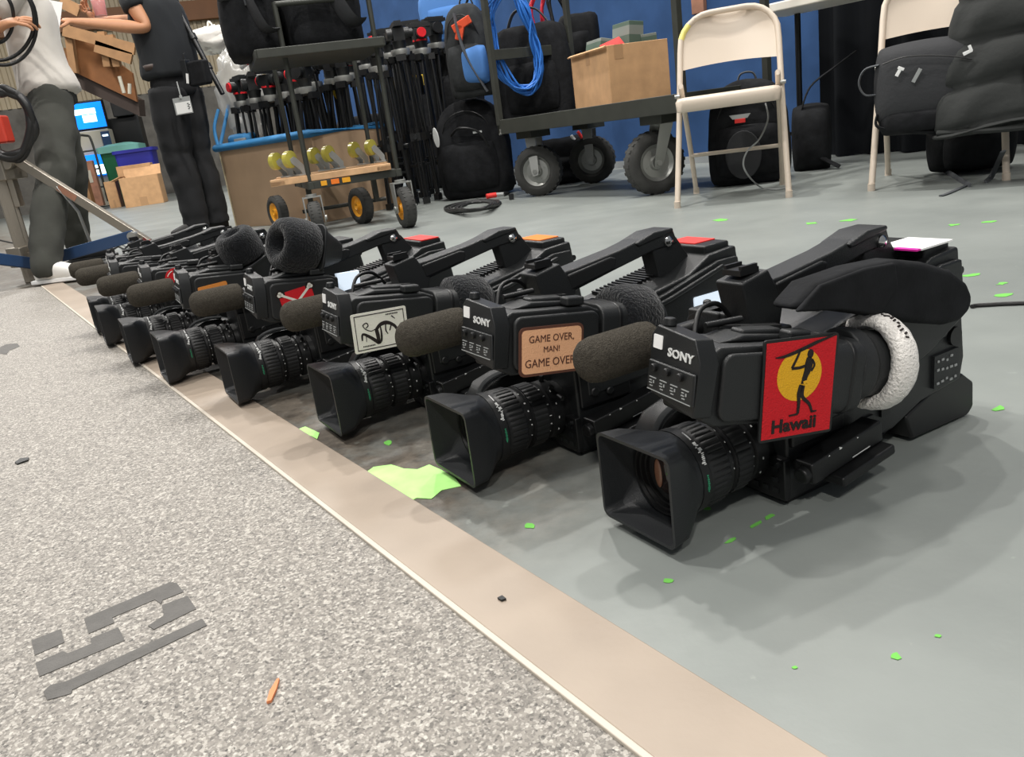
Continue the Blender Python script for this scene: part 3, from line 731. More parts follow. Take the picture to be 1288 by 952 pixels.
def place_cam(corner, yaw, label, vf=(-8.5, -9.5), patch=None, eye='rear', tapes=(), label_glow=None, pouch=False, mic_dx=0.0, vfloc=(-.2, -.085, .185)):
    a = R(yaw); u = V((cos(a), sin(a), 0)); v = V((-sin(a), cos(a), 0))
    o = V((*corner, 0)) + u * .235 + v * .058
    t = thing('camcorder', label, 'video camera', o, a, 'camcorders lined up along the floor strip')
    bd = part('body', 'body', f_body, 'plastic', t, .004, 3)
    part('bodydetail', 'top_ribs', f_bodydetail, 'plastic_dark', bd)
    part('cover', 'side_cover', f_cover, 'plastic', t, .003, 2)
    cp = part('rearpanel', 'connector_panel', f_rearpanel, 'plastic_dull', t); part('rearmarks', 'panel_markings', f_rearmarks, 'ink_grey', cp)
    part('foot', 'rear_foot', f_foot, 'plastic_dark', t, .004); part('pad', 'shoulder_pad', f_pad, 'fabric', t, .005)
    part('plate', 'base_plate', f_plate, 'plastic_dark', t, .002)
    h = part('handle', 'handle', f_handle, 'plastic_dull', t, .005, 3)
    part('handgrip', 'rubber_grip', f_handgrip, 'rubber', h, .003); part('screw', 'thumbscrew', f_screw, 'chrome', h); part('shoe', 'accessory_shoe', f_shoe, 'plastic_dark', h)
    part('cheek', 'side_controls', f_cheek, 'plastic_dark', t, .003)
    le = part('barrel', 'lens_barrel', f_barrel, 'plastic_dark', t)
    part('zoomring', 'zoom_ring', f_zoomring, 'rubber', le); part('focus', 'focus_ring', f_focus, 'rubber', le); part('lensmarks', 'lens_markings', f_lensmarks, ['ink', 'green_ink'], le)
    part('glass', 'front_element', f_glass, 'glass', le); part('inner', 'lens_rings', f_hoodinner, 'plastic_dark', le); part('amber_glint', 'amber_reflection', f_amber_glint, 'amber_glint', le)
    part('hood', 'lens_hood', f_hood, 'hood', t, angle=25)
    g = part('grip', 'zoom_grip', f_grip, 'plastic', t, .012, 3); part('gripstrap', 'grip_strap', f_gripstrap, 'fabric_grey', g); part('gripline', 'grip_line', f_gripline, 'ink_grey', g)
    fp = part('frontpanel', 'front_panel', f_frontpanel, 'plastic_dark', t, .002); part('frontmarks', 'front_switches', f_frontmarks, 'plastic', fp)
    sb = part('switchbar', 'switch_bar', f_switchbar, 'plastic_dark', t, .003); part('switchmarks', 'switch_lettering', f_switchmarks, 'ink', sb)
    mi = part('mictube', 'microphone', f_mictube, 'plastic_dark', t); mi.location.x = mic_dx
    part('foam', 'foam_windscreen', f_foam, 'foam', mi, label='grey brown foam windscreen'); part('micholder', 'microphone_holder', f_micholder, 'plastic_dull', t, .003)
    Tv = MX.Translation(vfloc) @ Euler((0, 0, R(vf[0]))).to_matrix().to_4x4() @ Euler((0, R(-vf[1]), 0)).to_matrix().to_4x4()
    vw = part('vf', 'viewfinder', f_vf, 'plastic_dull', t, .005, 3, T=Tv)
    part('vffront', 'control_face', f_vffront, 'plastic', vw, .0035, 3); part('vfbuttons', 'peaking_knobs', f_vfbuttons, 'plastic_dark', vw)
    part('vfmarks', 'switch_lettering', f_vfmarks, 'ink_grey', vw); part('vfline', 'trim_line', f_vfline, 'ink_grey', vw)
    part('vftext', 'maker_lettering', f_vftext, 'ink', vw); part('vfsticker', 'white_sticker', f_vfsticker, 'white', vw, label='small white sticker')
    part('vfarm', 'mounting_arm', f_vfarm, 'plastic_dark', vw, .002)
    if eye in ('rear', 'terry'):
        part('loupe', 'loupe', f_loupe, 'plastic_dull', vw, .004); part('loupeband', 'loupe_band', f_loupeband, 'plastic_dark', vw, .002)
        if eye == 'rear':
            e = part('eyecup', 'eyecup', eyecup(.047, .07), 'fleece', vw, T=MX.Translation((.18, .034, .012)), angle=0, label='black fleece eyecup')
        else:
            e = part('terry', 'eyecup_cover', f_terry, 'terry', vw, T=MX.Translation((.222, .034, .008)), angle=0, disp=(.006, .003), label='white towelling band on the eyecup')
            part('terrymarks', 'cover_lettering', f_terrymarks, 'black_thread', vw, T=MX.Translation((.222, .034, .008)))
    else:                                       # loupe flipped up off the viewfinder, eyecup pointing at eye[1:]
        c, d, s = eye
        Te = frame(c, d, V((0, 0, 1)))
        part('eyecup_big', 'eyecup', eyecup(.052, .075), 'fleece', t, T=Te @ MX.Scale(s, 4), angle=0, label='black fleece eyecup flipped up')
        part('loupe_up', 'loupe', lambda b: (b.prism(rrect(.092, .09, .02, 5), -.006, 0, frame((-.002, 0, 0), FY, FZ)), b.erings([((-.06, 0, 0), V((0, .02, 0)), V((0, 0, .022))), ((-.006, 0, 0), V((0, .043, 0)), V((0, 0, .042)))], 24, sq=.6)), 'plastic_dull', t, .002, T=Te)
    if patch:
        f, ms, lb = PATCH[patch[0]]
        part('patch_' + patch[0], 'patch', f, ms, vw, T=frame((patch[1], -.0035, patch[2]), FX, FZ) @ MX.Rotation(R(patch[3]), 4, 'Z') @ MX.Scale(patch[4], 4), label=lb)
    for k, (x0, x1, y0, y1, mt) in enumerate(tapes):
        part('tape%s%s' % (mt, (x0, x1, y0, y1)), 'tape_strip', tapetop(x0, x1, y0, y1), mt, t, label=mt.replace('_', ' ') + ' on the top')
    if label_glow: part('label_glow%s' % label_glow, 'side_label', f_label_glow if label_glow == 1 else f_label_glow_low, 'white_glow', t, label='white side label')
    if pouch:
        p = part('pouch', 'side_pouch', f_pouch, 'fabric', t, .012, 3, label='soft black side pouch'); part('pouchflap', 'pouch_flap', f_pouchflap, 'fabric', p, .003)
    return t

CAMS = [
 dict(corner=(.149, .739), yaw=28.5, vf=(-8.5, -10.5), patch=('island', .102, -.004, 3.5, 1.0), eye='terry', pouch=True, mic_dx=.008, tapes=[(.175, .235, -.052, .006, 'white'), (.168, .176, -.05, -.02, 'pink_tape')],
      label='black camcorder with the red Hawaii patch and white eyecup band, nearest in the row'),
 dict(corner=(-.055, .958), yaw=28.5, vf=(-1, -8.7), vfloc=(-.18, -.085, .195), patch=('over', .064, -.011, 0, 1.0), tapes=[(.195, .236, -.02, .04, 'red_tape')], label_glow=1, label='black camcorder with the tan GAME OVER, MAN! patch'),
 dict(corner=(-.267, 1.224), yaw=29, vf=(-2, -8), vfloc=(-.198, -.085, .193), patch=('squiggle', .047, -.012, 5, .9), tapes=[(.195, .236, -.03, .04, 'orange_tape')], label='black camcorder with the white patch of a black brush figure'),
 dict(corner=(-.503, 1.483), yaw=28.5, vf=(-2, -6), vfloc=(-.155, -.085, .197), patch=('bones', .062, -.004, 12, .72), eye='up', tapes=[(.195, .236, -.045, .045, 'red_tape')], label_glow=2, label='black camcorder with the red bones patch and its big fleece eyecup flipped up'),
 dict(corner=(-.719, 1.716), yaw=28.5, vf=(-2, -5), vfloc=(-.155, -.085, .197), patch=('orange', .05, -.004, 8, .72), eye='up', label='black camcorder with the orange patch behind its foam microphone'),
 dict(corner=(-.893, 1.957), yaw=28, vf=(-2, -5), vfloc=(-.155, -.085, .194), patch=('round', .06, .012, 0, .85), tapes=[(.0, .03, -.02, .02, 'orange_tape')], label='black camcorder with the round red patch on its viewfinder'),
 dict(corner=(-1.079, 2.241), yaw=28, vf=(-2, -5), vfloc=(-.165, -.085, .19), tapes=[], label='black camcorder second from the far end of the row'),
 dict(corner=(-1.199, 2.455), yaw=28, vf=(-2, -5), vfloc=(-.145, -.085, .19), tapes=[], label='black camcorder at the far end of the row, beside the steel stand'),
]
def local_of(c, px, py, y):
    a = R(c['yaw']); u = V((cos(a), sin(a), 0)); v = V((-sin(a), cos(a), 0)); o = V((*c['corner'], 0)) + u * .235 + v * .058
    r = ray(px, py); k = V((0, 0, EYE)); t = (y - (k - o).dot(v)) / r.dot(v); p = k + r * t - o
    return V((p.dot(u), y, p.z))
for i, c in enumerate(CAMS):
    c = dict(c)
    if c.get('eye') == 'up':
        if i == 3: c['eye'] = (local_of(c, 390, 312, -.05), V((-.88, -.25, .32)), 1.0)
        else: c['eye'] = (local_of(c, 311, 326, -.04), V((-.35, -.1, .95)), .92)
    place_cam(**c)
# ------------------------------------------------------------------ folding chairs
def folding_chair(loc, ang, label, worn=False):
    """x to the right as seen from the front, y to the back, z up; feet of the front legs on y = 0"""
    t = thing('folding_chair', label, 'chair', loc, ang)
    W2 = .225; lean = .34                                  # the front leg and back frame are one bent tube
    def P(x, h): return V((x, lean * (h / .8) , h))
    pts = [P(-W2 - .005, 0.01), P(-W2 + .012, .42)] + [P(-W2 + .018, .64)]
    r = .13
    top = [P(-W2 + .018 + r * (1 - cos(R(a))), .66 + r * sin(R(a))) for a in range(15, 91, 15)]
    q = pts + top + [V((-p.x, p.y, p.z)) for p in reversed(pts + top)]
    b = M(); b.tube(q, .0125, 0, 12); b.build('frame', 'chair', t)
    if worn:
        b = M(); b.tube([V((p.x, p.y, p.z)) for p in top[:3]], .0129, 0, 12); b.build('scuff', 'chair_worn', t, label='yellow scuff on the frame')
    # pressed steel back panel, curved backwards
    b = M(); n = 16
    rows = []
    for th in (0, 1):
        for j in range(5):
            h = .565 + .222 * j / 4; row = []
            for k in range(n + 1):
                x = (k / n * 2 - 1)
                lim = W2 - .022
                if h > .66: lim = min(lim, W2 - .02 - r + math.sqrt(max(r * r - (h - .66) ** 2, .0001)) * .95)
                hh = h + (.012 * (1 - x * x) if j == 0 else 0)
                p = P(x * lim, hh); p.y += .035 * (1 - x * x) + .006 * th; row.append(p)
            rows.append(row)
    vs = [p for r_ in rows for p in r_]; fs = []; w = n + 1
    for th in (0, 5):
        for j in range(4):
            for k in range(n): a = (th + j) * w + k; fs.append((a, a + 1, a + 1 + w, a + w))
    for k in range(n): fs.append((k, k + 1, 5 * w + k + 1, 5 * w + k)); fs.append((4 * w + k, 4 * w + k + 1, 9 * w + k + 1, 9 * w + k))
    for j in range(4):
        for e in (0, n): fs.append((j * w + e, (j + 1) * w + e, (j + 6) * w + e, (j + 5) * w + e))
    b.add(vs, fs); b.build('backrest', 'chair', t)
    # seat pan with rolled front and side edges
    b = M()
    rows = []
    for z, g in ((.392, .0), (.397, .008), (.436, .010), (.449, .0), (.452, -.02), (.445, -.05), (.443, -.12)):
        rows.append([V((x, y + .20, z)) for x, y in rrect(.405 + 2 * g, .40 + 2 * g, .045, 5)])
    b.loft(rows); b.build('seat', 'chair', t, angle=60)
    for sx in (-1, 1):
        x = sx * (W2 - .025)
        b = M(); b.tube(smooth([V((x, .50, .012)), V((x, .37, .22)), V((x, .17, .475)), V((x * 1.0, .155, .495))], 4), .0115, 0, 12); b.build('rear_leg', 'chair', t)
        for p in (P(sx * (W2 + .005), .006), V((x, .505, .006))):
            b = M(); b.cyl((p.x, p.y, 0), (p.x, p.y, .028), .0145, .014, 0, 14); b.build('foot_cap', 'tyre' if worn is None else 'chair', t)
        b = M(); b.cyl((x + sx * .008, .17, .46), (x + sx * .03, .17, .46), .008, None, 0, 12); b.build('pivot', 'galv', t)
    y = lambda h: .50 - .13 * h / .21
    b = M(); b.cyl((-W2 + .025, y(.19), .19), (W2 - .025, y(.19), .19), .009, None, 0, 12); b.build('crossbar', 'chair', t)
    b = M(); b.cyl((-W2, P(0, .2).y, .2), (-W2, P(0, .2).y, .2001), .001, None, 0, 6)
    return t
FLc, FRc = at(850, 262), at(995, 248)
ca = math.atan2(FRc.y - FLc.y, FRc.x - FLc.x)
mid = (FLc + FRc) / 2
chair1 = folding_chair((mid.x, mid.y, 0), ca, 'beige folding chair with nothing on it, in front of the black backpack', True)
f2 = at(1096, 240); a2 = ca - R(9)
folding_chair((f2.x + .23 * cos(a2), f2.y + .23 * sin(a2), 0), a2, 'beige folding chair with the bag and the puffer jacket on it')
C2T = MX.Translation((f2.x + .23 * cos(a2), f2.y + .23 * sin(a2), 0)) @ MX.Rotation(a2, 4, 'Z')

def spot(o, T): o.matrix_world = T

# crossbody bag slung over the front of the second chair
t = tag(bpy.data.objects.new('crossbody_bag', None), 'black nylon crossbody bag with white zip pulls hanging on the beige chair', 'bag'); COL.objects.link(t)
t.matrix_world = C2T @ MX.Translation((.015, -.02, -.13))
def puff(mb, o, xa, ya, w, h, d, mi=0, nx=14, ny=10, pw=.5, wob=.0):
    """a soft cushion-like volume: front bulges along the normal"""
    T = frame(o, xa, ya); rings = []
    for s in (1, -1):
        pass
    vs, fs = [], []
    for sgn in (1, -1):
        for j in range(ny + 1):
            for i in range(nx + 1):
                u, v = i / nx * 2 - 1, j / ny * 2 - 1
                z = d * (max(0, 1 - abs(u) ** 3) ** pw) * (max(0, 1 - abs(v) ** 3) ** pw)
                z += wob * sin(5 * u + 3 * v) * (1 - u * u) * (1 - v * v)
                k = 1 - .10 * (u * u * v * v)
                vs.append((u * w / 2 * k, v * h / 2 * k, sgn * z * .5))
    n = (nx + 1) * (ny + 1)
    for s in range(2):
        for j in range(ny):
            for i in range(nx):
                a = s * n + j * (nx + 1) + i; fs.append((a, a + 1, a + nx + 2, a + nx + 1))
    def rim(idx):
        for a, b in zip(idx, idx[1:]): fs.append((a, b, n + b, n + a))
    rim(list(range(nx + 1))); rim([ny * (nx + 1) + i for i in range(nx + 1)]); rim([j * (nx + 1) for j in range(ny + 1)]); rim([j * (nx + 1) + nx for j in range(ny + 1)])
    return mb.add(vs, fs, mi, T)
b = M(); puff(b, (-.055, -.015, .52), FX, V((0, .12, 1)), .36, .30, .12); b.build('bag_body', 'bagnylon', t, angle=0, sub=1)
b = M(); puff(b, (-.045, -.03, .385), FX, V((.06, .05, 1)), .34, .10, .12); b.build('lower_pocket', 'fabric', t, angle=0, sub=1)
b = M(); b.tube(smooth([(-.20, -.07, .60), (-.12, -.083, .615), (0, -.085, .60), (.09, -.08, .575)], 6), .003, 0, 6); b.build('zip', 'plastic_dark', t)
for x, z, rr in ((-.145, .565, .5), (.075, .60, 1.2)):
    b = M(); b.box((x, -.083, z), (.012, .006, .03), 0, (0, rr, 0)); b.box((x + .008, -.084, z + .012), (.022, .005, .01), 0, (0, rr, 0)); b.build('zip_pull', 'white', t, .001)
b = M(); b.box((-.085, -.085, .545), (.013, .004, .05), 0, (0, .5, 0)); b.build('logo_tab', 'ink_grey', t, .001)
b = M(); b.tube(smooth([(-.215, -.02, .60), (-.265, -.02, .59), (-.285, -.02, .545), (-.265, -.02, .50), (-.22, -.02, .495)], 6), .011, 0, 8, flat=.35, ref=(0, 1, 0)); b.build('side_loop', 'webbing', t)
b = M(); b.tube(smooth([(-.22, -.03, .42), (-.215, -.045, .375), (-.1, -.06, .345), (.05, -.06, .33), (.15, -.05, .34)], 6), .013, 0, 8, flat=.4, ref=(0, 1, 0)); b.build('strap', 'fabric', t)

# quilted puffer jacket hung over the back and falling in front of the chair
t = tag(bpy.data.objects.new('puffer_jacket', None), 'black quilted puffer jacket draped over the right-hand beige chair', 'jacket'); COL.objects.link(t); t.matrix_world = C2T @ MX.Translation((-.10, -.03, -.07))
def jacket(b):
    rows, seg = [], 40
    zs = []
    for z0, z1 in ((.27, .285), (.285, .43), (.43, .575), (.575, .72), (.72, .88)):
        for q in range(8): zs.append((z0 + (z1 - z0) * q / 8, abs(sin(pi * q / 8)) ** .45))
    zs.append((.88, 0))
    for z, bul in zs:
        h = (z - .27) / .61
        xl = .10 + .10 * h ** 1.6; w = .46 - .10 * h; d = (.10 + .035 * bul) * (1 - .3 * h)
        row = []
        for s in range(seg):
            a = 2 * pi * s / seg; ca, sa = cos(a), sin(a)
            ca = math.copysign(abs(ca) ** .6, ca); sa = math.copysign(abs(sa) ** .6, sa)
            wr = .012 * sin(3 * a + 9 * z) * bul + .009 * sin(8 * a - 21 * z) * bul
            row.append(V((xl + w / 2 + (w / 2 + .016 * bul) * ca, -.03 + .15 * h + (d + wr) * sa, z + .022 * sin(2.2 * ca + 1) * (1 - h))))
        rows.append(row)
    b.loft(rows)
b = M(); jacket(b); b.build('shell', 'puffer', t, angle=0, disp=(.05, .012))
b = M(); b.tube(smooth([(.10, -.10, .275), (.2, -.135, .272), (.32, -.145, .268), (.45, -.13, .268), (.55, -.08, .272)], 6), .010, 0, 8); b.build('hem', 'puffer', t)
b = M(); rr = []
for k in range(25):
    f_ = k / 24; c = V((.47 - .03 * f_, -.02 - .10 * f_, .84 - .44 * f_)); q = .062 + .020 * abs(sin(pi * f_ * 4)) ** .5; rr.append((c, V((q, 0, 0)), V((0, q * .8, 0))))
b.erings(rr, 24); b.build('sleeve', 'puffer', t, angle=0, disp=(.05, .012))

# dark rucksack under the second chair with loose straps on the floor
p = at(1235, 218); t = thing('rucksack', 'black rucksack with dangling straps under the puffer jacket', 'bag', (p.x, p.y + .12, 0), ca)
b = M(); puff(b, (.02, 0, .14), FX, FZ, .34, .28, .24); b.build('bag_body', 'fabric', t, angle=0, sub=1)
b = M(); puff(b, (.02, -.10, .10), FX, FZ, .24, .16, .10); b.build('front_pocket', 'fabric', t, angle=0, sub=1)
q = [at(1177, 207, .03), at(1186, 213, .012), at(1200, 222, .006), at(1212, 230, .004), at(1220, 234, .004)]
b = M(); b.tube(smooth(q, 5), .012, 0, 6, flat=.3, ref=(0, 0, 1)); q = [at(1217, 232, .004), at(1206, 237, .004), at(1192, 243, .004), at(1183, 246, .004)]
b.tube(smooth(q, 5), .008, 0, 6, flat=.3); o = b.build('webbing_strap', 'webbing'); tag(o, 'grey webbing strap lying on the floor by the beige chair leg', 'strap')
q = [at(1262, 190, .12), at(1255, 205, .06), at(1247, 222, .01), at(1240, 229, .004)]
b = M(); b.tube(smooth(q, 5), .010, 0, 6, flat=.35, ref=(1, 0, 0)); o = b.build('strap', 'webbing'); o.parent = t; o.matrix_parent_inverse = t.matrix_world.inverted() if False else (MX.Translation((p.x, p.y + .12, 0)) @ MX.Rotation(ca, 4, 'Z')).inverted()

# backpack under and behind the first chair
def backpack(name, label, loc, rz, w, h, d, body='fabric', extra=None, lean=0.0, cat='backpack'):
    t = thing(name, label, cat, loc, 0, None, (R(lean), 0, rz))
    b = M()
    rows = []
    for z, k, dd in ((0, .86, .8), (.03, .97, .95), (.25, 1.0, 1.0), (.55, .98, .98), (.75, .9, .9), (.9, .72, .72), (.97, .5, .5), (1.0, .2, .2)):
        rows.append([V((x, y, z * h)) for x, y in rrect(w * k, d * dd, min(w * k, d * dd) * .32, 5)])
    b.loft(rows); b.build('bag_body', body, t, angle=0, sub=1, disp=(.12, .02))
    b = M(); puff(b, (0, -d * .5, h * .33), FX, FZ, w * .78, h * .5, d * .34); b.build('front_pocket', body, t, angle=0, sub=1)
    b = M(); b.tube(smooth([(-.05, d * .3, h * .93), (-.03, d * .3, h * 1.05), (.03, d * .3, h * 1.05), (.05, d * .3, h * .93)], 6), .01, 0, 8, flat=.5); b.build('grab_handle', 'webbing', t)
    b = M(); b.tube(smooth([(-w * .4, -d * .36, h * .55), (-w * .25, -d * .47, h * .80), (0, -d * .45, h * .88), (w * .25, -d * .47, h * .8), (w * .4, -d * .36, h * .55)], 6), .004, 0, 6); b.build('zip', 'plastic_dark', t)
    for sx in (-1, 1):
        b = M(); b.tube(smooth([(sx * w * .25, d * .5, h * .9), (sx * w * .33, d * .66, h * .6), (sx * w * .38, d * .6, h * .25), (sx * w * .42, d * .45, h * .06)], 6), .022, 0, 8, flat=.35, ref=(1, 0, 0)); b.build('shoulder_strap', body, t)
    if extra: extra(t, w, h, d)
    return t
p = (at(905, 237) + at(1012, 226)) / 2
def ex(t, w, h, d):
    b = M(); b.prism([(x, y) for x, y in blob(0, 0, .085, .115, 24, .0)], 0, .012, frame((-.02, -d * .66, h * .30), FX, FZ)); b.build('grey_panel', 'bagnylon', t, .004)
    b = M(); b.box((-.03, -d * .57, h * .62), (.05, .006, .02), 0); b.build('badge', 'red_tape', t, .002); b = M(); b.prism([(-.05, .03), (.05, .03), (.035, .01), (-.035, .01)], 0, .006, frame((-.03, -d * .55, h * .62), FX, FZ)); b.build('badge_wing', 'ink_grey', t)
backpack('backpack', 'black backpack with a small red badge under the empty beige chair', (p.x - .0, p.y + .16, 0), ca, .40, .50, .24, 'fabric', ex)
q = [at(963, 128, .42), at(966, 150, .36), at(957, 175, .28), at(942, 190, .2), at(936, 205, .12), at(942, 222, .05), at(958, 235, .01), at(975, 239, .006)]
q = [atY(963, 130, 3.86), atY(966, 150, 3.8), atY(955, 175, 3.74), atY(940, 190, 3.72), atY(935, 207, 3.7), atY(943, 223, 3.72), at(958, 236, .006), at(975, 238, .006), at(990, 236, .006)]
b = M(); b.tube(smooth(q, 6), .0038, 0, 8); tag(b.build('charging_cable', 'ink_grey'), 'thin grey cable hanging in front of the backpack under the chair', 'cable')
p = at(1040, 214); t = thing('shoulder_bag', 'black shoulder bag slumped behind the right legs of the empty chair', 'bag', (p.x - .02, p.y + .14, 0), ca)
b = M(); puff(b, (0, 0, .16), FX, V((-.15, .05, 1)), .20, .36, .2); b.build('bag_body', 'fabric', t, angle=0, sub=1)
b = M(); b.tube(smooth([(-.05, -.03, .30), (-.0, -.05, .42), (.12, -.02, .5), (.22, .06, .56)], 6), .012, 0, 6, flat=.4); b.build('strap', 'fabric', t)
b = M(); b.tube(smooth([(.05, -.08, .06), (.10, -.12, .03), (.13, -.13, .012)], 5), .02, 0, 6, flat=.4); b.build('strap_end', 'fabric', t)

# folding table and black curtain behind the chairs
Tt = frame(V((1.52, 4.66, 0)), V((.60, -.80, 0)), V((.8, .6, 0)))
t = tag(bpy.data.objects.new('folding_table', None), 'white-topped folding table behind the chairs', 'table'); COL.objects.link(t); t.matrix_world = Tt
zt = atY(1012, 8, 4.45).z
b = M(); b.box((.90, .21, zt + .02), (1.83, .42, .045)); b.build('tabletop', 'tablewhite', t, .008)
for x in (.10, 1.7):
    for y in (.07, .36):
        b = M(); b.cyl((x, y, 0), (x, y, zt - .003), .016, None, 0, 12); b.build('leg', 'plastic_dark', t)
    b = M(); b.cyl((x, .07, .18), (x, .36, .18), .01, None, 0, 10); b.build('leg_brace', 'plastic_dark', t)
CA = at(1043, 199) ; cd = -WD; cn = V((-cd.y, cd.x, 0)); CA = WA + WD * ((CA - WA).dot(WD)) + WN * (.11 * side) + WD * .12
b = M(); top, bot = [], []
n = 150
for k in range(n + 1):
    s = 3.3 * k / n; d = .028 * sin(s * 31) + .016 * sin(s * 17.3 + 1)
    p = CA + cd * s + cn * d; top.append(V((p.x, p.y, 3.2))); bot.append(V((p.x + cn.x * d * .5, p.y + cn.y * d * .5, .006)))
vs = bot + top + [p + cn * .004 for p in bot] + [p + cn * .004 for p in top]; N1 = n + 1; fs = []
for k in range(n):
    fs += [(k, k + 1, N1 + k + 1, N1 + k), (2 * N1 + k, 2 * N1 + k + 1, 3 * N1 + k + 1, 3 * N1 + k)]
b.add(vs, fs); K['drape'] = mat('black_drape', '#141619', 0.95, spec=.1)
tag(b.build('black_curtain', 'drape', angle=0), 'black curtain hanging to the floor behind the right-hand chair', 'curtain')
q = [at(1228, 384, .004), at(1245, 383, .004), at(1262, 382, .004), at(1288, 381, .004), at(1420, 375, .004), at(1700, 372, .004)]
b = M(); b.tube(smooth([at(1222, 385.5, .004)] + q, 4), .0038, 0, 8); tag(b.build('floor_cable', 'blackcable'), 'black cable on the floor behind the nearest camcorder', 'cable')

# ------------------------------------------------------------------ big black platform cart
U = V((.52, -.81, 0)).normalized(); Wd = V((.81, .52, 0))
O = V((.17, 5.22, 0)); TC = frame(O, U, Wd)       # x along the near edge, y across towards the wall
t = tag(bpy.data.objects.new('platform_cart', None), 'large black platform cart on four pneumatic wheels carrying a cardboard box', 'cart'); COL.objects.link(t); t.matrix_world = TC
LEN, WID, DZ = 1.52, .64, .392
b = M(); b.box((LEN / 2, WID / 2, DZ + .055), (LEN - .02, WID - .02, .02)); b.build('deck', 'cartmetal', t)
b = M(); b.box((LEN / 2, .012, DZ + .04), (LEN, .024, .085)); b.box((LEN / 2, WID - .012, DZ + .04), (LEN, .024, .085)); b.box((.012, WID / 2, DZ + .04), (.024, WID, .085)); b.box((LEN - .012, WID / 2, DZ + .04), (.024, WID, .085)); b.build('deck_frame', 'cartmetal', t, .003)
b = M(); b.box((.03, -.002, DZ + .015), (.01, .006, .03), 0); b.cyl((.03, 0, DZ), (.03, -.012, DZ), .006, None, 0, 10); b.build('bolt', 'galv', t)
for xe in (.014, LEN - .014):
    for ye in (.014, WID - .014):
        b = M(); b.box((xe, ye, DZ + .70), (.034, .034, 1.3)); b.build('upright', 'cartmetal', t, .003)
    b = M(); b.box((xe, WID / 2, 1.62), (.034, WID, .034)); b.build('top_rail', 'cartmetal', t, .003)
    b = M(); b.box((xe, WID / 2, .845 if xe < 1 else 1.2), (.03, WID, .06)); b.build('cross_rail', 'cartmetal', t, .003)
def wheel_parts(t, c, ax, R_, w, hub, fork, tyre='tyre', hubmat='galv', forkmat='galv', top=None, knobs=26):
    c = V(c); ax = V(ax).normalized()
    b = M(); r = w / 2
    b.lathe([(-r * .75, R_ * .58), (-r, R_ * .7), (-r * .96, R_ * .86), (-r * .7, R_ * .965), (-r * .3, R_), (r * .3, R_), (r * .7, R_ * .965), (r * .96, R_ * .86), (r, R_ * .7), (r * .75, R_ * .58)], c, ax, 0, 44, None, True)
    u, w_ = perp(ax)
    for k in range(knobs):
        a = 2 * pi * k / knobs; d = u * cos(a) + w_ * sin(a); tt = ax.cross(d)
        for s in (-1, 1): b.box((0, 0, 0), (r * .55, R_ * .1, R_ * .035), 0, None, frame(c + d * (R_ * .985) + ax * (s * r * .42), ax, tt))
    ty = b.build('tyre', tyre, t)
    b = M(); b.lathe([(-r * .5, 0), (-r * .95, R_ * .16), (-r * .95, R_ * .2), (-r * .5, R_ * .24), (-r * .45, R_ * .46), (-r * .8, R_ * .58), (r * .8, R_ * .58), (r * .45, R_ * .46), (r * .5, R_ * .24), (r * .95, R_ * .2), (r * .95, R_ * .16), (r * .5, 0)], c, ax, 0, 32)
    for k in range(4):
        a = 2 * pi * k / 4 + .4; d = u * cos(a) + w_ * sin(a)
        for s in (-1, 1): b.cyl(c + d * R_ * .34 + ax * (s * r * .4), c + d * R_ * .34 + ax * (s * r * .6), R_ * .035, None, 0, 8)
    b.build('hub', hubmat, t)
    if fork:
        h = top - c.z; tr = V(fork)
        b = M()
        for s in (-1, 1):
            a0 = c + ax * (s * (r + .012)); a1 = V((c.x + tr.x, c.y + tr.y, top)) + ax * (s * (r + .012))
            d = (a1 - a0); side_ = ax.cross(d).normalized()
            T = frame(a0, d, side_); L_ = d.length
            b.prism([(-.025, -.016), (-.025, .016), (0, .024), (L_, .034), (L_, -.034), (0, -.024)], -.003, .003, T)
            b.cyl(a0 - ax * .002 * s, a0 + ax * (.012 * s), .014, None, 0, 14)
        m_ = V((c.x + tr.x, c.y + tr.y, top))
        b.box((0, 0, 0), (2 * r + .03, .07, .006), 0, None, frame(m_, ax, V((0, 0, 1)).cross(ax)))
        b.cyl(m_, m_ + V((0, 0, .015)), .03, None, 0, 16)
        b.build('fork', forkmat, t)
inv = TC.inverted()
def loc_cart(p): return inv @ p
wd = [(at(681, 246), .15, (-.42, -.90, 0)), (at(748, 230), .15, (-.36, -.93, 0)), (at(826, 244), .158, (.22, -.97, 0))]
for k, (g, R_, ax) in enumerate(wd):
    c = loc_cart(g + V((0, 0, R_))); axl = (inv.to_3x3() @ V(ax)).normalized()
    tr = [(-.05, .03, 0), (-.03, .02, 0), (.07, .0, 0)][k]
    wheel_parts(t, c, axl, R_, .09, 0, tr, top=DZ - .045)
    b = M(); b.box((c.x + tr[0], c.y + tr[1], DZ - .022), (.15, .15, .045)); b.build('caster_block', 'cartmetal', t, .003)
c = V((LEN - .2, WID - .1, .15)); wheel_parts(t, c, (.3, .95, 0), .15, .09, 0, (0, .02, 0), top=DZ - .045)
b = M(); b.box((c.x, c.y + .02, DZ - .022), (.14, .13, .05)); b.build('caster_block', 'cartmetal', t, .003)

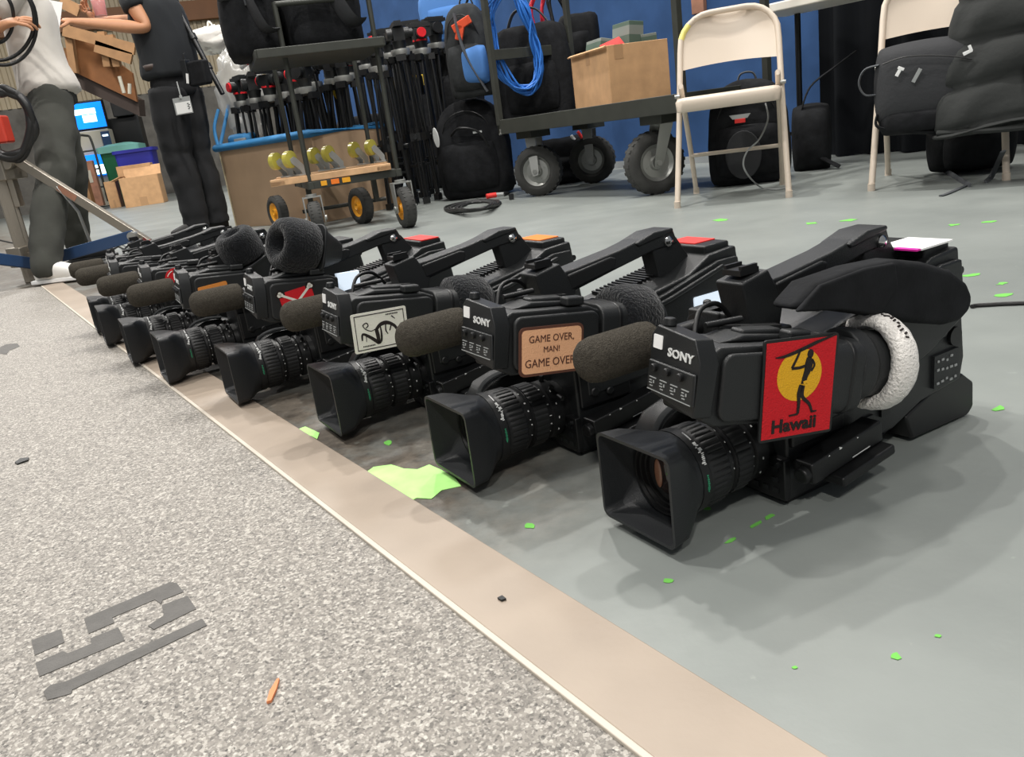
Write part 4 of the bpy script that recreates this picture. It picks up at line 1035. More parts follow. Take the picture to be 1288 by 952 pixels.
# cardboard box on the cart
DT = DZ + .0655
def on_cart(px, py, y):
    o_, r = inv @ V((0, 0, EYE)), inv.to_3x3() @ ray(px, py); k = (y - o_.y) / r.y; return o_ + r * k
q0 = on_cart(770, 132, .08)
bm_ = TC @ V((q0.x, .08, DT))
t = tag(bpy.data.objects.new('cardboard_box', None), 'open cardboard box on the black platform cart', 'box'); COL.objects.link(t)
bx = V((.965, .26, 0)).normalized(); by = V((-bx.y, bx.x, 0)); LB, WB = .345, .50
t.matrix_world = frame(bm_, bx, by); HB = .30
b = M()
for c, d in (((LB / 2, .003, HB / 2), (LB, .006, HB)), ((LB / 2, WB - .003, HB / 2), (LB, .006, HB)), ((.003, WB / 2, HB / 2), (.006, WB - .012, HB)), ((LB - .003, WB / 2, HB / 2), (.006, WB - .012, HB)), ((LB / 2, WB / 2, .004), (LB - .01, WB - .01, .007))): b.box(c, d)
b.build('carton', 'card', t, .0025)
b = M(); b.box((-.0006, WB * .52, HB - .035), (.001, .05, .07)); b.build('tape_tab', 'card_dark', t)
b = M(); b.box((LB * .18, -.0006, HB - .035), (.05, .001, .07)); b.build('tape_tab', 'card_dark', t)
b = M(); b.box((-.012, WB / 2, HB - .004), (.02, WB * .98, .006), 0, (0, R(-25), 0)); b.build('flap', 'card', t)
MB_ = t.matrix_world.copy()
def inbox(name, mt, label, c, d, rot, cat='box'):
    t = tag(bpy.data.objects.new(name, None), label, cat); COL.objects.link(t); t.matrix_world = MB_ @ MX.Translation(c) @ Euler([R(a) for a in rot]).to_matrix().to_4x4()
    b = M(); b.box((0, 0, 0), d); b.build('carton', mt, t, .002)
    b = M(); b.box((0, 0, d[2] * .3), (d[0] * 1.004, d[1] * 1.004, d[2] * .22)); b.build('printed_band', 'greybox' if mt != 'greybox' else 'greenbox', t, .002)
inbox('product_box', 'greybox', 'grey-green carton lying tilted in the open cardboard box', (.12, .30, .265), (.15, .20, .16), (0, 12, 0))
inbox('product_box', 'greenbox', 'dark green carton standing highest in the open cardboard box', (.19, .15, .30), (.09, .16, .22), (0, 6, 8))
inbox('product_box', 'greybox', 'small green-striped carton at the right end of the open cardboard box', (.28, .17, .275), (.09, .2, .13), (0, -3, 0))
t = tag(bpy.data.objects.new('red_folder', None), 'red folder poking out of the open cardboard box', 'folder'); COL.objects.link(t); t.matrix_world = MB_ @ MX.Translation((.085, .10, .295)) @ Euler((R(50), R(-16), R(0))).to_matrix().to_4x4()
b = M(); b.box((0, 0, 0), (.12, .09, .008)); b.box((0, .002, .006), (.11, .08, .003)); b.build('cover', 'red_tape', t, .001)

# cable coils on the left end frame
def coil(name, mt, label, pts, r, n, spread, hang=None, seed=1):
    rnd = random.Random(seed); b = M()
    for k in range(n):
        q = [V(p) + V((rnd.uniform(-1, 1), rnd.uniform(-1, 1), rnd.uniform(-1, 1))) * spread + V((0, 0, -spread * 1.6 * k / n)) for p in pts]
        b.tube(smooth(q, 6, True), r, 0, 7, None, True)
    return tag(b.build(name, mt, angle=0), label, 'cable')
yb = 5.36
C_ = [(616, 0), (618, 40), (628, 78), (648, 104), (670, 106), (677, 82), (672, 50), (660, 10), (640, -25)]
for k in range(1):
    coil('cable_coil', 'bluecable', 'coil of bright blue cable hanging on the black cart end frame', [atY(x, y, yb - .05 + .0008 * (x - 640)) for x, y in C_], .0065, 13, .030, seed=3)
coil('cable_coil', 'redcable', 'coil of red cable hanging above the black cart', [atY(x, y, 5.62) for x, y in [(667, 10), (672, 38), (682, 62), (690, 68), (686, 40), (680, 12), (684, -8), (674, -8)]], .0065, 8, .012, seed=5)
coil('cable_coil', 'blackcable', 'coil of black cable hanging beside the red coil', [atY(x, y, 5.66) for x, y in [(690, 0), (697, 30), (706, 60), (714, 40), (712, 12), (702, -4), (695, -12)]], .007, 6, .012, seed=6)

# soft bags hung inside the cart's end frame
def softcase(name, label, px, depth, mt='fabric', straps=True, Y=None):
    x0, y0, x1, y1 = px; c = atY((x0 + x1) / 2, (y0 + y1) / 2, Y); s = Y / FPX * 1.04
    t = thing(name, label, 'bag', c, R(-20))
    w, h = (x1 - x0) * s, (y1 - y0) * s
    b = M(); rows = []
    for z, k in ((-.5, .7), (-.47, .88), (-.3, 1), (.2, 1), (.42, .92), (.5, .72)):
        rows.append([V((x, y, z * h)) for x, y in rrect(w * k, depth * k, depth * .3 * k, 5)])
    b.loft(rows); b.build('bag_body', mt, t, angle=0, sub=1, disp=(.15, .04))
    b = M(); puff(b, (0, -depth * .5, -h * .12), FX, FZ, w * .7, h * .5, depth * .35); b.build('pocket', mt, t, angle=0, sub=1)
    if straps:
        b = M(); b.tube(smooth([(-w * .3, -.02, h * .42), (-w * .15, -.04, h * .62), (w * .12, -.04, h * .62), (w * .3, -.02, h * .42)], 6), .016, 0, 8, flat=.4); b.build('strap', 'webbing', t)
    return t
softcase('hanging_bag', 'black soft bag hanging in the end frame of the black cart behind the blue coil', (628, 40, 718, 150), .22, Y=5.6)
softcase('hanging_bag', 'black soft bag bulging beyond the far upright of the black cart, beside the cardboard box', (706, 22, 752, 76), .2, straps=False, Y=5.95)
b = M(); q = [atY(704, 70, 5.5), atY(709, 100, 5.5), atY(711, 128, 5.5)]
b.tube(q, .022, 0, 8, flat=.4); o = b.build('hanging_strap', 'fabric'); tag(o, 'black strap with a buckle hanging beside the cardboard box', 'strap')
b = M(); b.box(atY(712, 125, 5.5), (.035, .02, .06)); b.build('buckle', 'plastic', o, .003)
t = softcase('duffel_bag', 'black duffel bag on the floor beneath the platform cart', (672, 176, 742, 232), .3, straps=False, Y=5.9)
b = M(); q = [at(752, 176, .0), at(748, 214, .003), at(724, 222, .003), at(700, 226, .003)]
b.tube(smooth([at(752, 214, .004), at(735, 219, .004), at(715, 224, .004), at(704, 227, .004)], 5), .007, 0, 8); tag(b.build('grey_cable', 'ink_grey'), 'grey cable on the floor behind the front cart wheel', 'cable')
for px, mt, nm in (((733, 174), 'red_tape', 'red'), ((725, 179), 'white', 'white')):
    p = atY(px[0], px[1], 5.75); t = thing('cable_plug', '%s cable plug on the bag under the black cart' % nm, 'plug', p)
    b = M(); b.cyl((0, 0, 0), (-.03, 0, .05), .012, .01, 0, 14); b.build('shell', mt, t); b = M(); b.cyl((0, 0, 0), (.02, 0, -.03), .006, None, 0, 10); b.build('pin', 'galv', t)

# coil of cable on the floor with a red connector
t = thing('floor_cable_coil', 'coil of black cable with a red connector on the floor before the tripods', 'cable', at(600, 256, 0))
o0 = at(600, 256, 0); b = M(); rnd = random.Random(2)
for k in range(6):
    q = []
    for a in range(0, 360, 20):
        x = 598 + (34 - 3 * k) * cos(R(a)) + rnd.uniform(-1.5, 1.5) - 4 + k; y = 259 + (6.2 - .4 * k) * sin(R(a)) - .12 * (34 - 3 * k) * cos(R(a)) + rnd.uniform(-.3, .3)
        q.append(at(x, y, .01 + .006 * k) - o0)
    b.tube(smooth(q, 3, True), .008, 0, 7, None, True)
b.build('coil', 'blackcable', t, angle=0)
b = M(); a_, c_ = at(612, 247, .03) - o0, at(624, 245, .03) - o0; b.cyl(a_, c_, .016, None, 0, 12); b.build('red_connector', 'red_tape', t)
b = M(); b.cyl(c_, at(634, 244, .03) - o0, .013, .012, 0, 12); b.build('connector_sleeve', 'ink_grey', t); b = M(); b.cyl(at(634, 244, .03) - o0, at(640, 243, .03) - o0, .016, .01, 0, 12); b.box(at(643, 247, .02) - o0, (.03, .05, .03)); b.build('plug', 'plastic_dark', t)
# ------------------------------------------------------------------ folding equipment cart with yellow hubs
def M_empty(name, label, cat, T, group=None):
    o = bpy.data.objects.new(name, None); COL.objects.link(o); o.matrix_world = T; return tag(o, label, cat, group)
ys = V((.955, .29, 0)).normalized(); yl = V((-ys.y, ys.x, 0))
F0 = at(404, 296)
TY = frame(F0 + V((-.02, 0, 0)), ys, yl)       # x across the near end, y away, z up
t = M_empty('equipment_cart', 'folding equipment cart with yellow wheel hubs and a plank on its deck', 'cart', TY)
yi = TY.inverted()
for g, R_, ax, sw in ((at(402, 297), .095, (.97, .24, 0), 1), (at(514, 286), .105, (.93, .36, 0), 1), (at(354, 287), .105, (.80, .6, 0), 0), (at(458, 281), .105, (.80, .6, 0), 0)):
    c = yi @ (g + V((0, 0, R_)))
    wheel_parts(t, c, (yi.to_3x3() @ V(ax)).normalized(), R_, .07, 0, (.0, .02, 0) if sw else None, hubmat='hubyellow', top=c.z + R_ + .022, knobs=30)
CW, CL, CZ = .53, .80, .30
b = M(); b.box((.02, CL / 2, CZ - .03), (.03, CL, .04)); b.box((CW - .02, CL / 2, CZ - .03), (.03, CL, .04)); b.box((CW / 2, .02, CZ - .03), (CW, .03, .04)); b.box((CW / 2, CL - .02, CZ - .03), (CW, .03, .04)); b.box((CW / 2, CL / 2, CZ - .03), (CW, .05, .03)); b.build('frame', 'cartmetal', t, .003)
b = M(); b.cyl((.0, .62, .1), (CW, .62, .1), .012, None, 0, 12); b.box((.06, .62, .18), (.03, .04, .18)); b.box((CW - .06, .62, .18), (.03, .04, .18)); b.build('rear_axle', 'cartmetal', t)
for k in range(3):
    b = M(); b.box((.09 + .062 * k, .002, CZ - .026), (.045 - .012 * (k == 0), .004, .026), 0); b.build('maker_label', ['hubyellow', 'orange_tape', 'hubyellow'][k], t, .001)
for x, y, l in ((.02, .03, 1.0), (CW - .02, .03, 1.0), (.02, CL - .03, .8), (CW - .02, CL - .03, .8)):
    b = M(); b.cyl((x, y, CZ - .02), (x, y, l + CZ - .1), .014, None, 0, 12); b.build('upright', 'cartmetal', t)
b = M()
for y in (.03, CL - .03): b.cyl((.02, y, .99 + CZ - .1), (CW - .02, y, .99 + CZ - .1), .014, None, 0, 12)
b.build('handle_bar', 'cartmetal', t)
SZ = .94
b = M(); b.box((CW / 2 - .06, .27, SZ), (.66, .66, .022)); b.box((CW / 2 - .06, -.06, SZ + .012), (.66, .02, .045)); b.box((CW / 2 - .39, .27, SZ + .012), (.02, .66, .045)); b.box((CW / 2 + .27, .27, SZ + .012), (.02, .66, .045)); b.build('top_tray', 'cartmetal', t, .004)
# upturned plank dolly with six casters
d = M_empty('plank_dolly', 'upturned plank dolly with yellow casters on the equipment cart deck', 'dolly', TY @ MX.Translation((-.17, .03, CZ - .008)) @ MX.Rotation(R(-6), 4, 'Z'))
b = M(); b.box((.31, .06, .018), (.66, .10, .035)); b.build('plank', 'wood', d, .003); b = M(); b.box((.33, .46, .018), (.66, .10, .035)); b.build('plank', 'wood', d, .003)
b = M(); b.box((.02, .26, .014), (.08, .5, .026)); b.box((.6, .26, .014), (.08, .5, .026)); b.build('cross_plank', 'wood', d, .003)
for x, y in ((.03, .10), (.105, .06), (.24, .30), (.32, .26), (.48, .46), (.58, .46)):
    b = M(); b.lathe([(-.02, 0), (-.02, .026), (-.014, .046), (.014, .046), (.02, .026), (.02, 0)], (x, y, .13), (.75, -.65, 0), 0, 26); b.build('caster_wheel', 'caster', d)
    b = M()
    ax = V((.75, -.65, 0)).normalized(); tt = V((0, 0, 1)).cross(ax)
    for s in (-1, 1): b.prism([(-.005, -.02), (.016, -.014), (.06, .045), (.085, .06), (.085, .09), (.05, .095), (.0, .04), (-.018, .012)], -.002, .002, frame(V((x, y, .125)) + ax * (s * .021), V((0, 0, -1)), tt if True else tt))
    b.box((0, 0, 0), (.05, .05, .008), 0, None, frame(V((x, y, .042)) + tt * .07, ax, tt)); b.cyl(V((x, y, .038)) + tt * .07, V((x, y, .046)) + tt * .07, .04, None, 0, 18)
    b.build('caster_shell', 'caster_grey', d)
# two bags on the tray
def duffel(name, label, T, w, h, dp):
    t = M_empty(name, label, 'bag', T)
    b = M(); rows = []
    for z, k in ((0, .82), (.04, .96), (.3, 1), (.7, 1), (.93, .9), (1, .66)): rows.append([V((x, y, z * h)) for x, y in rrect(w * k, dp * k, dp * .25 * k, 5)])
    b.loft(rows); b.build('bag_body', 'fabric', t, angle=0, sub=1, disp=(.2, .05))
    b = M(); b.box((0, -dp * .5, h * .72), (w * .86, .015, .035)); b.build('zip_flap', 'fabric_grey', t, .004)
    b = M(); b.tube(smooth([(w * .0, -dp * .46, h * .9), (w * .12, -dp * .62, h * .55), (w * .26, -dp * .64, h * .3), (w * .42, -dp * .55, h * .28)], 8), .045, 0, 8, flat=.2, ref=(0, 0, 1)); b.build('strap_pad', 'bagnylon', t)
    b = M(); b.tube(smooth([(-w * .2, -dp * .5, h * .7), (-w * .12, -dp * .6, h * .98), (-w * .02, -dp * .58, h * .95), (.02 * w, -dp * .52, h * .6)], 6), .012, 0, 8, flat=.5); b.build('handle', 'webbing', t)
    return t
duffel('equipment_bag', 'large black equipment bag with a padded strap on the cart top tray', TY @ MX.Translation((.27, .28, SZ + .0125)) @ MX.Rotation(R(4), 4, 'Z'), .42, .42, .42)
duffel('equipment_bag', 'black equipment bag overhanging the left end of the cart top tray', TY @ MX.Translation((-.10, .30, SZ + .0125)) @ MX.Rotation(R(-6), 4, 'Z'), .30, .42, .44)

# ------------------------------------------------------------------ tan bin with a blue padded rim
c0 = at(298, 286); ZB = atY(278, 186, c0.y).z
q1 = at(395, 167, ZB); q2 = at(256, 190, ZB)
bx = (V((q1.x, q1.y, 0)) - c0).normalized(); by = V((-bx.y, bx.x, 0))
TBn = frame(c0, bx, by); LBn, WBn = 1.0, .62
t = M_empty('equipment_bin', 'tan board bin with a blue padded rim holding folded tripods', 'bin', TBn)
b = M(); b.box((LBn / 2, .012, ZB / 2), (LBn, .024, ZB)); b.build('front_panel', 'bin', t, .002)
b = M(); b.box((LBn / 2 - .22, WBn, ZB / 2), (LBn + .44, .024, ZB)); b.box((LBn - .012, WBn / 2, ZB / 2), (.024, WBn - .03, ZB)); b.build('back_panel', 'bin', t, .002)
b = M(); b.prism([(-.012, .0), (.014, .0), (-.42, WBn), (-.446, WBn)], .002, ZB); b.build('end_panel', 'binside', t, .002)
b = M(); b.box((LBn / 2, WBn / 2, .05), (LBn - .04, WBn - .04, .02)); b.build('bottom', 'bin', t)
b = M(); b.tube([(-.015, -.012, ZB), (LBn, -.012, ZB), (LBn, WBn, ZB), (-.44, WBn, ZB)], .026, 0, 10, None, True); b.build('padded_rim', 'bluepad', t, angle=0)
b = M(); b.tube(smooth([(-.03, .02, ZB + .02), (-.07, .05, ZB + .14), (-.075, .12, ZB + .26)], 5), .012, 0, 8); b.tube(smooth([(.0, .02, ZB + .02), (-.04, .1, ZB + .12), (-.06, .2, ZB + .28)], 5), .012, 0, 8); b.build('blue_strap', 'bluepad', t)
p = TBn @ V((.10, .14, ZB + .03)); tt = thing('blue_pouch', 'small blue and black pouch on the rim of the tan bin', 'pouch', p, R(-15))
b = M(); puff(b, (0, 0, 0), FX, FZ, .22, .10, .14); b.build('pouch_body', 'bluepad', tt, angle=0, sub=1); b = M(); b.box((.02, -.07, .0), (.09, .012, .03)); b.build('pouch_label', 'ink_grey', tt, .002)

# ------------------------------------------------------------------ tripods
KT = {}
def tripod(T, label, group, kind=0, h=1.0, red=True, bar=True):
    t = M_empty('camera_tripod', label, 'tripod', T, group)
    s = h
    def P(key, name, fn, mt, lab=None, angle=35, parent=t):
        if (key, h) not in KT:
            b = M(); fn(b); KT[(key, h)] = b.mesh(name, [mt], angle)
        return put(name, KT[(key, h)], parent, label=lab)
    zt = .80 * s
    for k in range(3):
        a = 2 * pi * k / 3 + .3
        def leg(b, a=a):
            d = V((cos(a), sin(a), 0)); n = V((-sin(a), cos(a), 0))
            for q in (-1, 1):
                b.tube([d * .055 + n * (.024 * q) + V((0, 0, zt)), d * .078 + n * (.022 * q) + V((0, 0, .36 * s))], .0085, 0, 8)
                b.tube([d * .078 + n * (.012 * q) + V((0, 0, .42 * s)), d * .095 + n * (.010 * q) + V((0, 0, .03))], .0075, 0, 8)
            b.box(d * .078 + V((0, 0, .37 * s)), (.035, .07, .05), 0, (0, 0, a)); b.box(d * .06 + V((0, 0, zt - .01)), (.045, .065, .04), 0, (0, 0, a)); b.box(d * .095 + V((0, 0, .025)), (.03, .05, .04), 0, (0, 0, a))
        P('leg%d' % k, 'leg', leg, 'plastic_dark')
        def lock(b, a=a):
            d = V((cos(a), sin(a), 0)); b.cyl(d * .095 + V((0, 0, .37 * s)), d * .125 + V((0, 0, .37 * s)), .014, None, 0, 12)
        P('lock%d' % k, 'leg_lock', lock, 'plastic')
    P('spread', 'spreader', lambda b: (b.cyl((0, 0, .2 * s), (0, 0, .23 * s), .03, None, 0, 16), [b.box((cos(2 * pi * k / 3 + .3) * .045, sin(2 * pi * k / 3 + .3) * .045, .215 * s), (.08, .022, .014), 0, (0, 0, 2 * pi * k / 3 + .3)) for k in range(3)]), 'plastic')
    P('bowl', 'bowl', lambda b: b.lathe([(0, .03), (.01, .058), (.035, .064), (.05, .062), (.052, .03)], (0, 0, zt - .005), (0, 0, 1), 0, 28), 'galv', 'silver bowl')
    hd = P('head', 'fluid_head', lambda b: (b.lathe([(0, .04), (.03, .044), (.05, .05), (.055, .036)], (0, 0, zt + .046), (0, 0, 1), 0, 24), b.box((0, 0, zt + .135), (.075, .09, .08)), b.cyl((-.075, 0, zt + .14), (.075, 0, zt + .14), .036, None, 0, 24), b.box((0, 0, zt + .192), (.06, .16, .022)), b.cyl((.075, 0, zt + .14), (.1, 0, zt + .14), .026, None, 0, 18)), 'plastic')
    P('plate', 'quick_plate', lambda b: b.box((0, -.01, zt + .208), (.045, .12, .012)), 'plastic_dull', None, 35, hd)
    if red: P('knob', 'red_knob', lambda b: (b.cyl((-.075, 0, zt + .14), (-.088, 0, zt + .14), .032, .03, 0, 24), b.lathe([(0, .05), (.006, .051), (.012, .05)], (0, 0, zt + .092), (0, 0, 1), 0, 28, None)), 'red', 'red brake ring', 35, hd)
    if bar: P('bar', 'pan_bar', lambda b: (b.tube([(.085, .0, zt + .14), (.1, -.02, zt + .12), (.125, -.03, zt - .25)], .0085, 0, 10), b.tube([(.118, -.028, zt - .16), (.127, -.03, zt - .29)], .014, 0, 12)), 'plastic_dark', None, 35, hd)
    return t
rnd = random.Random(21)
lab_bin = 'black folded camera tripod standing in the tan blue-rimmed bin'
k = 0
for i in range(6):
    for j in range(2):
        x = .12 + .145 * i + rnd.uniform(-.02, .02) + .05 * j; y = .17 + .27 * j
        T = TBn @ MX.Translation((x, y, .062)) @ MX.Rotation(rnd.uniform(0, 2), 4, 'Z') @ MX.Rotation(R(rnd.uniform(-3, 5)), 4, 'Y')
        tripod(T, lab_bin, 'folded tripods in the tan bin', 0, (.92, .98)[j], red=(k % 4 == 0), bar=(k % 2 == 0)); k += 1
lab_fl = 'black folded camera tripod standing on the floor between the equipment cart and the black cart'
spots = [(425, 262, 1.0), (445, 255, 1.12), (470, 258, 1.12), (492, 252, 1.2), (505, 262, 1.08), (520, 250, 1.25), (538, 255, 1.2), (548, 246, 1.28), (560, 250, 1.2), (482, 244, 1.3), (512, 243, 1.32), (575, 245, 1.25)]
for i, (x, y, h) in enumerate(spots):
    g = at(x, y, 0)
    if g.y > 6.9: g = V((g.x / g.y * 6.9, 6.9, 0))
    tripod(MX.Translation(g) @ MX.Rotation(rnd.uniform(0, 2), 4, 'Z') @ MX.Rotation(R(rnd.uniform(-4, 2)), 4, 'Y'), lab_fl, 'folded tripods standing on the floor', 1, h, red=(i in (2, 8, 10)), bar=(i % 2 == 1))
# loose white padded handle lying on tripod heads, plastic wrap, white bag
p = atY(317, 72, 5.9); t = thing('white_handle', 'white padded grip lying across the tripod heads', 'grip', p, 0, None, (0, R(-24), R(-15)))
b = M(); b.erings([((-.11, 0, -.01), V((0, .016, 0)), V((0, 0, .012))), ((-.09, 0, 0), V((0, .032, 0)), V((0, 0, .022))), ((.0, 0, .005), V((0, .036, 0)), V((0, 0, .026))), ((.08, 0, 0), V((0, .03, 0)), V((0, 0, .024))), ((.11, 0, -.008), V((0, .014, 0)), V((0, 0, .012)))], 20); b.build('grip_body', 'white', t, angle=0); b = M(); b.box((.0, -.02, -.025), (.09, .03, .012)); b.build('grip_base', 'redcable', t, .003)
p = TBn @ V((-.02, .30, ZB + .34)); t = thing('plastic_wrap', 'crumpled clear plastic wrap hanging over the tan bin', 'plastic sheet', p)
rnd = random.Random(9); b = M(); b.ell((0, 0, 0), (.17, .10, .30), 0, 26, 18, jit=.14); b.build('sheet', 'polybag', t, angle=0)
p = atY(270, 50, 6.6); t = thing('white_bag', 'crumpled white bag on top of the clear plastic wrap', 'bag', p)
b = M(); b.ell((0, 0, 0), (.22, .16, .09), 0, 26, 14, jit=.16); b.build('bag_body', 'whitebag', t, angle=0); b = M(); b.tube(smooth([(-.02, -.05, .06), (.0, -.05, .12), (.03, -.05, .07)], 5), .02, 0, 8, flat=.3); b.build('handle', 'whitebag', t)
a_, c_ = atY(222, 8, 6.0), atY(280, 118, 5.85)
t = thing('boom_pole', 'slender black pole leaning on the tan bin behind the man in black', 'pole', c_)
b = M(); b.cyl((0, 0, 0), a_ - c_, .016, .02, 0, 14); b.build('pole_tube', 'plastic_dark', t); b = M(); d = (a_ - c_); b.cyl(d * .28, d * .34, .024, None, 0, 14); b.cyl(d * .62, d * .68, .026, None, 0, 14); b.build('collar', 'plastic', t)

# tall black soft case with a yellow label, behind the tripods
p = at(546, 243); p = V((p.x / p.y * 7.3, 7.3, 0)); t = thing('tripod_case', 'tall black soft case with a yellow label behind the tripods', 'case', p, R(-25))
b = M(); rows = [[V((x, y, z)) for x, y in rrect(.48 * k, .26 * k, .07 * k, 5)] for z, k in ((0, .9), (.05, 1), (.7, 1), (1.2, .96), (1.3, .8))]; b.loft(rows); b.build('case_body', 'fabric', t, angle=0, sub=1, disp=(.2, .05))
TL = MX.Translation(p) @ MX.Rotation(R(-25), 4, 'Z')
q = TL.inverted() @ atY(529, 101, 7.12); b = M(); b.box((q.x, -.165, q.z), (.135, .006, .085)); b.build('yellow_label', 'label_yellow', t, .002)
b = M(); b.tube(smooth([(-.12, -.14, 1.0), (-.1, -.18, .6), (-.11, -.17, .2)], 5), .02, 0, 8, flat=.3); b.build('strap', 'webbing', t)
p = atY(418, 100, 5.9); t = thing('yellow_tag', 'yellow cloth tag tied among the tripods', 'tag', p, 0, None, (0, R(20), 0)); b = M(); b.prism([(-.03, .10), (.01, .12), (.035, .04), (.01, -.02), (.05, -.12), (.0, -.08), (-.02, .0), (-.04, .04)], 0, .012, TS((0, 0, 0))); b.build('cloth', 'label_yellow', t, .004); b = M(); b.cyl((-.01, -.005, .1), (-.03, -.005, .18), .004, None, 0, 8); b.build('cord', 'blackcable', t)

# backpacks before the tripods
def ex2(t, w, h, d):
    b = M(); b.prism(blob(0, 0, .024, .065, 20, .05, .1), 0, .008, frame((-w * .42, -d * .42, h * .66), V((1, -.5, 0)), FZ)); b.build('pale_patch', 'ink', t, .003, label='pale oval patch')
    b = M(); b.box((w * .18, -d * .60, h * .66), (.06, .004, .013)); b.build('logo_tab', 'ink', t)
    b = M(); b.tube(smooth([(-.1, -d * .5, h * .66), (-.02, -d * .66, h * .72), (.1, -d * .62, h * .66), (.16, -d * .55, h * .45)], 6), .008, 0, 8); b.build('pocket_zip', 'plastic_dark', t)
p = (at(556, 243) + at(652, 232)) / 2; yq = 5.75; p = V((p.x / p.y * yq, yq, 0))
backpack('backpack', 'large black backpack with a pale oval patch on the floor before the tripods', p, R(-16), .50, .64, .30, 'fabric', ex2)
def ex3(t, w, h, d):
    b = M(); puff(b, (.06, -d * .52, h * .34), FX, V((.2, 0, 1)), w * .6, h * .42, .1); b.build('blue_panel', 'bluefab', t, angle=0, sub=1, label='blue nylon panel')
    b = M(); b.box((.02, -d * .58, h * .78), (.13, .02, .05), 0, (0, R(-20), 0)); b.box((.0, -d * .58, h * .70), (.05, .02, .09), 0, (0, R(20), 0)); b.build('orange_strap', 'orangefab', t, .006, label='orange strap')
    b = M(); b.tube(smooth([(-.02, -d * .55, h * .9), (.02, -d * .72, h * .5), (.12, -d * .6, h * .05)], 6), .024, 0, 8, flat=.3); b.build('front_strap', 'webbing', t)
    b = M(); b.tube(smooth([(.0, d * .3, h * .98), (.06, d * .2, h * 1.15), (.12, .0, h * 1.3)], 5), .012, 0, 8, flat=.4); b.build('hanging_strap', 'webbing', t)
p = atY(600, 122, 5.6)
backpack('backpack', 'grey and blue backpack with an orange strap hung above the black backpack', p, R(-20), .30, .56, .22, 'fabric_grey', ex3, lean=4)
t = softcase('hanging_bag', 'bright blue bag with grey straps hung high behind the tripod heads', (532, -10, 600, 45), .16, 'bluefab', Y=6.9)
t = softcase('jacket_heap', 'heap of black jackets between the tripods and the grey backpack', (556, 62, 604, 150), .28, 'fabric', False, Y=6.3)
t = softcase('gear_bag', 'dark bag on the floor behind the equipment cart', (430, 150, 500, 246), .26, 'fabric', False, Y=7.3)

# ------------------------------------------------------------------ steel stand at the left edge
Yp = 4.33
base = at(42, 354); top = atY(3, 214, base.y)
t = thing('crank_stand', 'steel stand with a slanting steel leg and blue braces at the left edge', 'stand', base)
b = M(); T = frame((0, 0, 0), V((0, 0, 1)), V((.5, -.85, 0))); b.box((.38, 0, 0), (.76, .075, .075), 0, None, T); b.box((.38, 0, 0), (.75, .078, .04), 0, None, T); b.build('mast', 'steel', t, .006)
zc = .57
b = M(); b.box((.02, 0, zc), (.19, .12, .11), 0, (0, 0, R(-30))); b.cyl((.09, -.09, zc + .02), (.09, .05, zc + .02), .028, None, 0, 16); b.box((.06, -.02, zc - .12), (.03, .05, .14)); b.build('top_collar', 'steel', t, .005)
e_ = atY(186, 306, base.y - .10) - base; s_ = atY(22, 203, base.y - .05) - base
b = M(); d = e_ - s_; T = frame(s_, d, V((0, 0, 1))); L_ = d.length; b.box((L_ / 2, .0, 0), (L_, .042, .016), 0, None, T); b.box((L_ / 2, .019, -.012), (L_, .005, .035), 0, None, T); b.build('leg', 'steel', t, .003)
b = M(); b.box((L_ * .38, 0, .0085), (.10, .03, .002), 0, None, T); b.build('red_sticker', 'timber', t)
b = M(); b.box((L_ * 1.12, 0, 0), (.24, .042, .016), 0, None, T); b.build('leg_end', 'redcable', t, .003)
s2 = atY(63, 326, base.y - .06) - base; e2 = s_ + d * .9 + V((0, -.02, 0))
b = M(); d2 = e2 - s2; T2_ = frame(s2, d2, V((0, 0, 1))); b.box((d2.length / 2, 0, 0), (d2.length, .058, .02), 0, None, T2_); b.build('brace', 'blue_enamel', t, .004)
for q in (s2, e2):
    b = M(); b.cyl(q + V((.0, -.03, 0)), q + V((0, .02, 0)), .022, None, 0, 16); b.build('joint_bolt', 'galv', t)
s3 = atY(46, 332, base.y - .06) - base; e3 = atY(-30, 322, base.y - .35) - base
b = M(); d3 = e3 - s3; b.box((d3.length / 2, 0, 0), (d3.length, .058, .02), 0, None, frame(s3, d3, V((0, 0, 1)))); b.build('brace', 'blue_enamel', t, .004)
b = M(); b.box((.0, 0, .135), (.12, .12, .10), 0, (0, 0, R(-30))); b.box((.08, -.04, .125), (.1, .06, .06), 0, (0, 0, R(-30))); b.build('lower_collar', 'steel', t, .006)
q = atY(3, 163, base.y - .05) - base; b = M(); b.box(q, (.06, .08, .13)); b.cyl(q, q + V((-.06, -.02, .1)), .02, None, 0, 14); b.build('red_winch', 'red_plastic', t, .012)
g0 = s_ + d * .30; g1 = at(86, 306, .06) - base
b = M(); b.tube([g0, s_ + d * .42 + V((0, .01, -.08)), V(((s_ + d * .45).x, (s_ + d * .45).y + .02, .12))], .014, 0, 8, flat=.4); b.build('spare_link', 'galv', t)
# thick black hose coil hung on the stand
yc = base.y - .12
coil('hose_coil', 'blackcable', 'thick black hose coil hung on the steel stand', [atY(x, y, yc) for x, y in [(0, 112), (16, 112), (32, 128), (39, 155), (34, 182), (18, 196), (0, 192), (-25, 180), (-38, 150), (-25, 120)]], .017, 5, .014, seed=12)

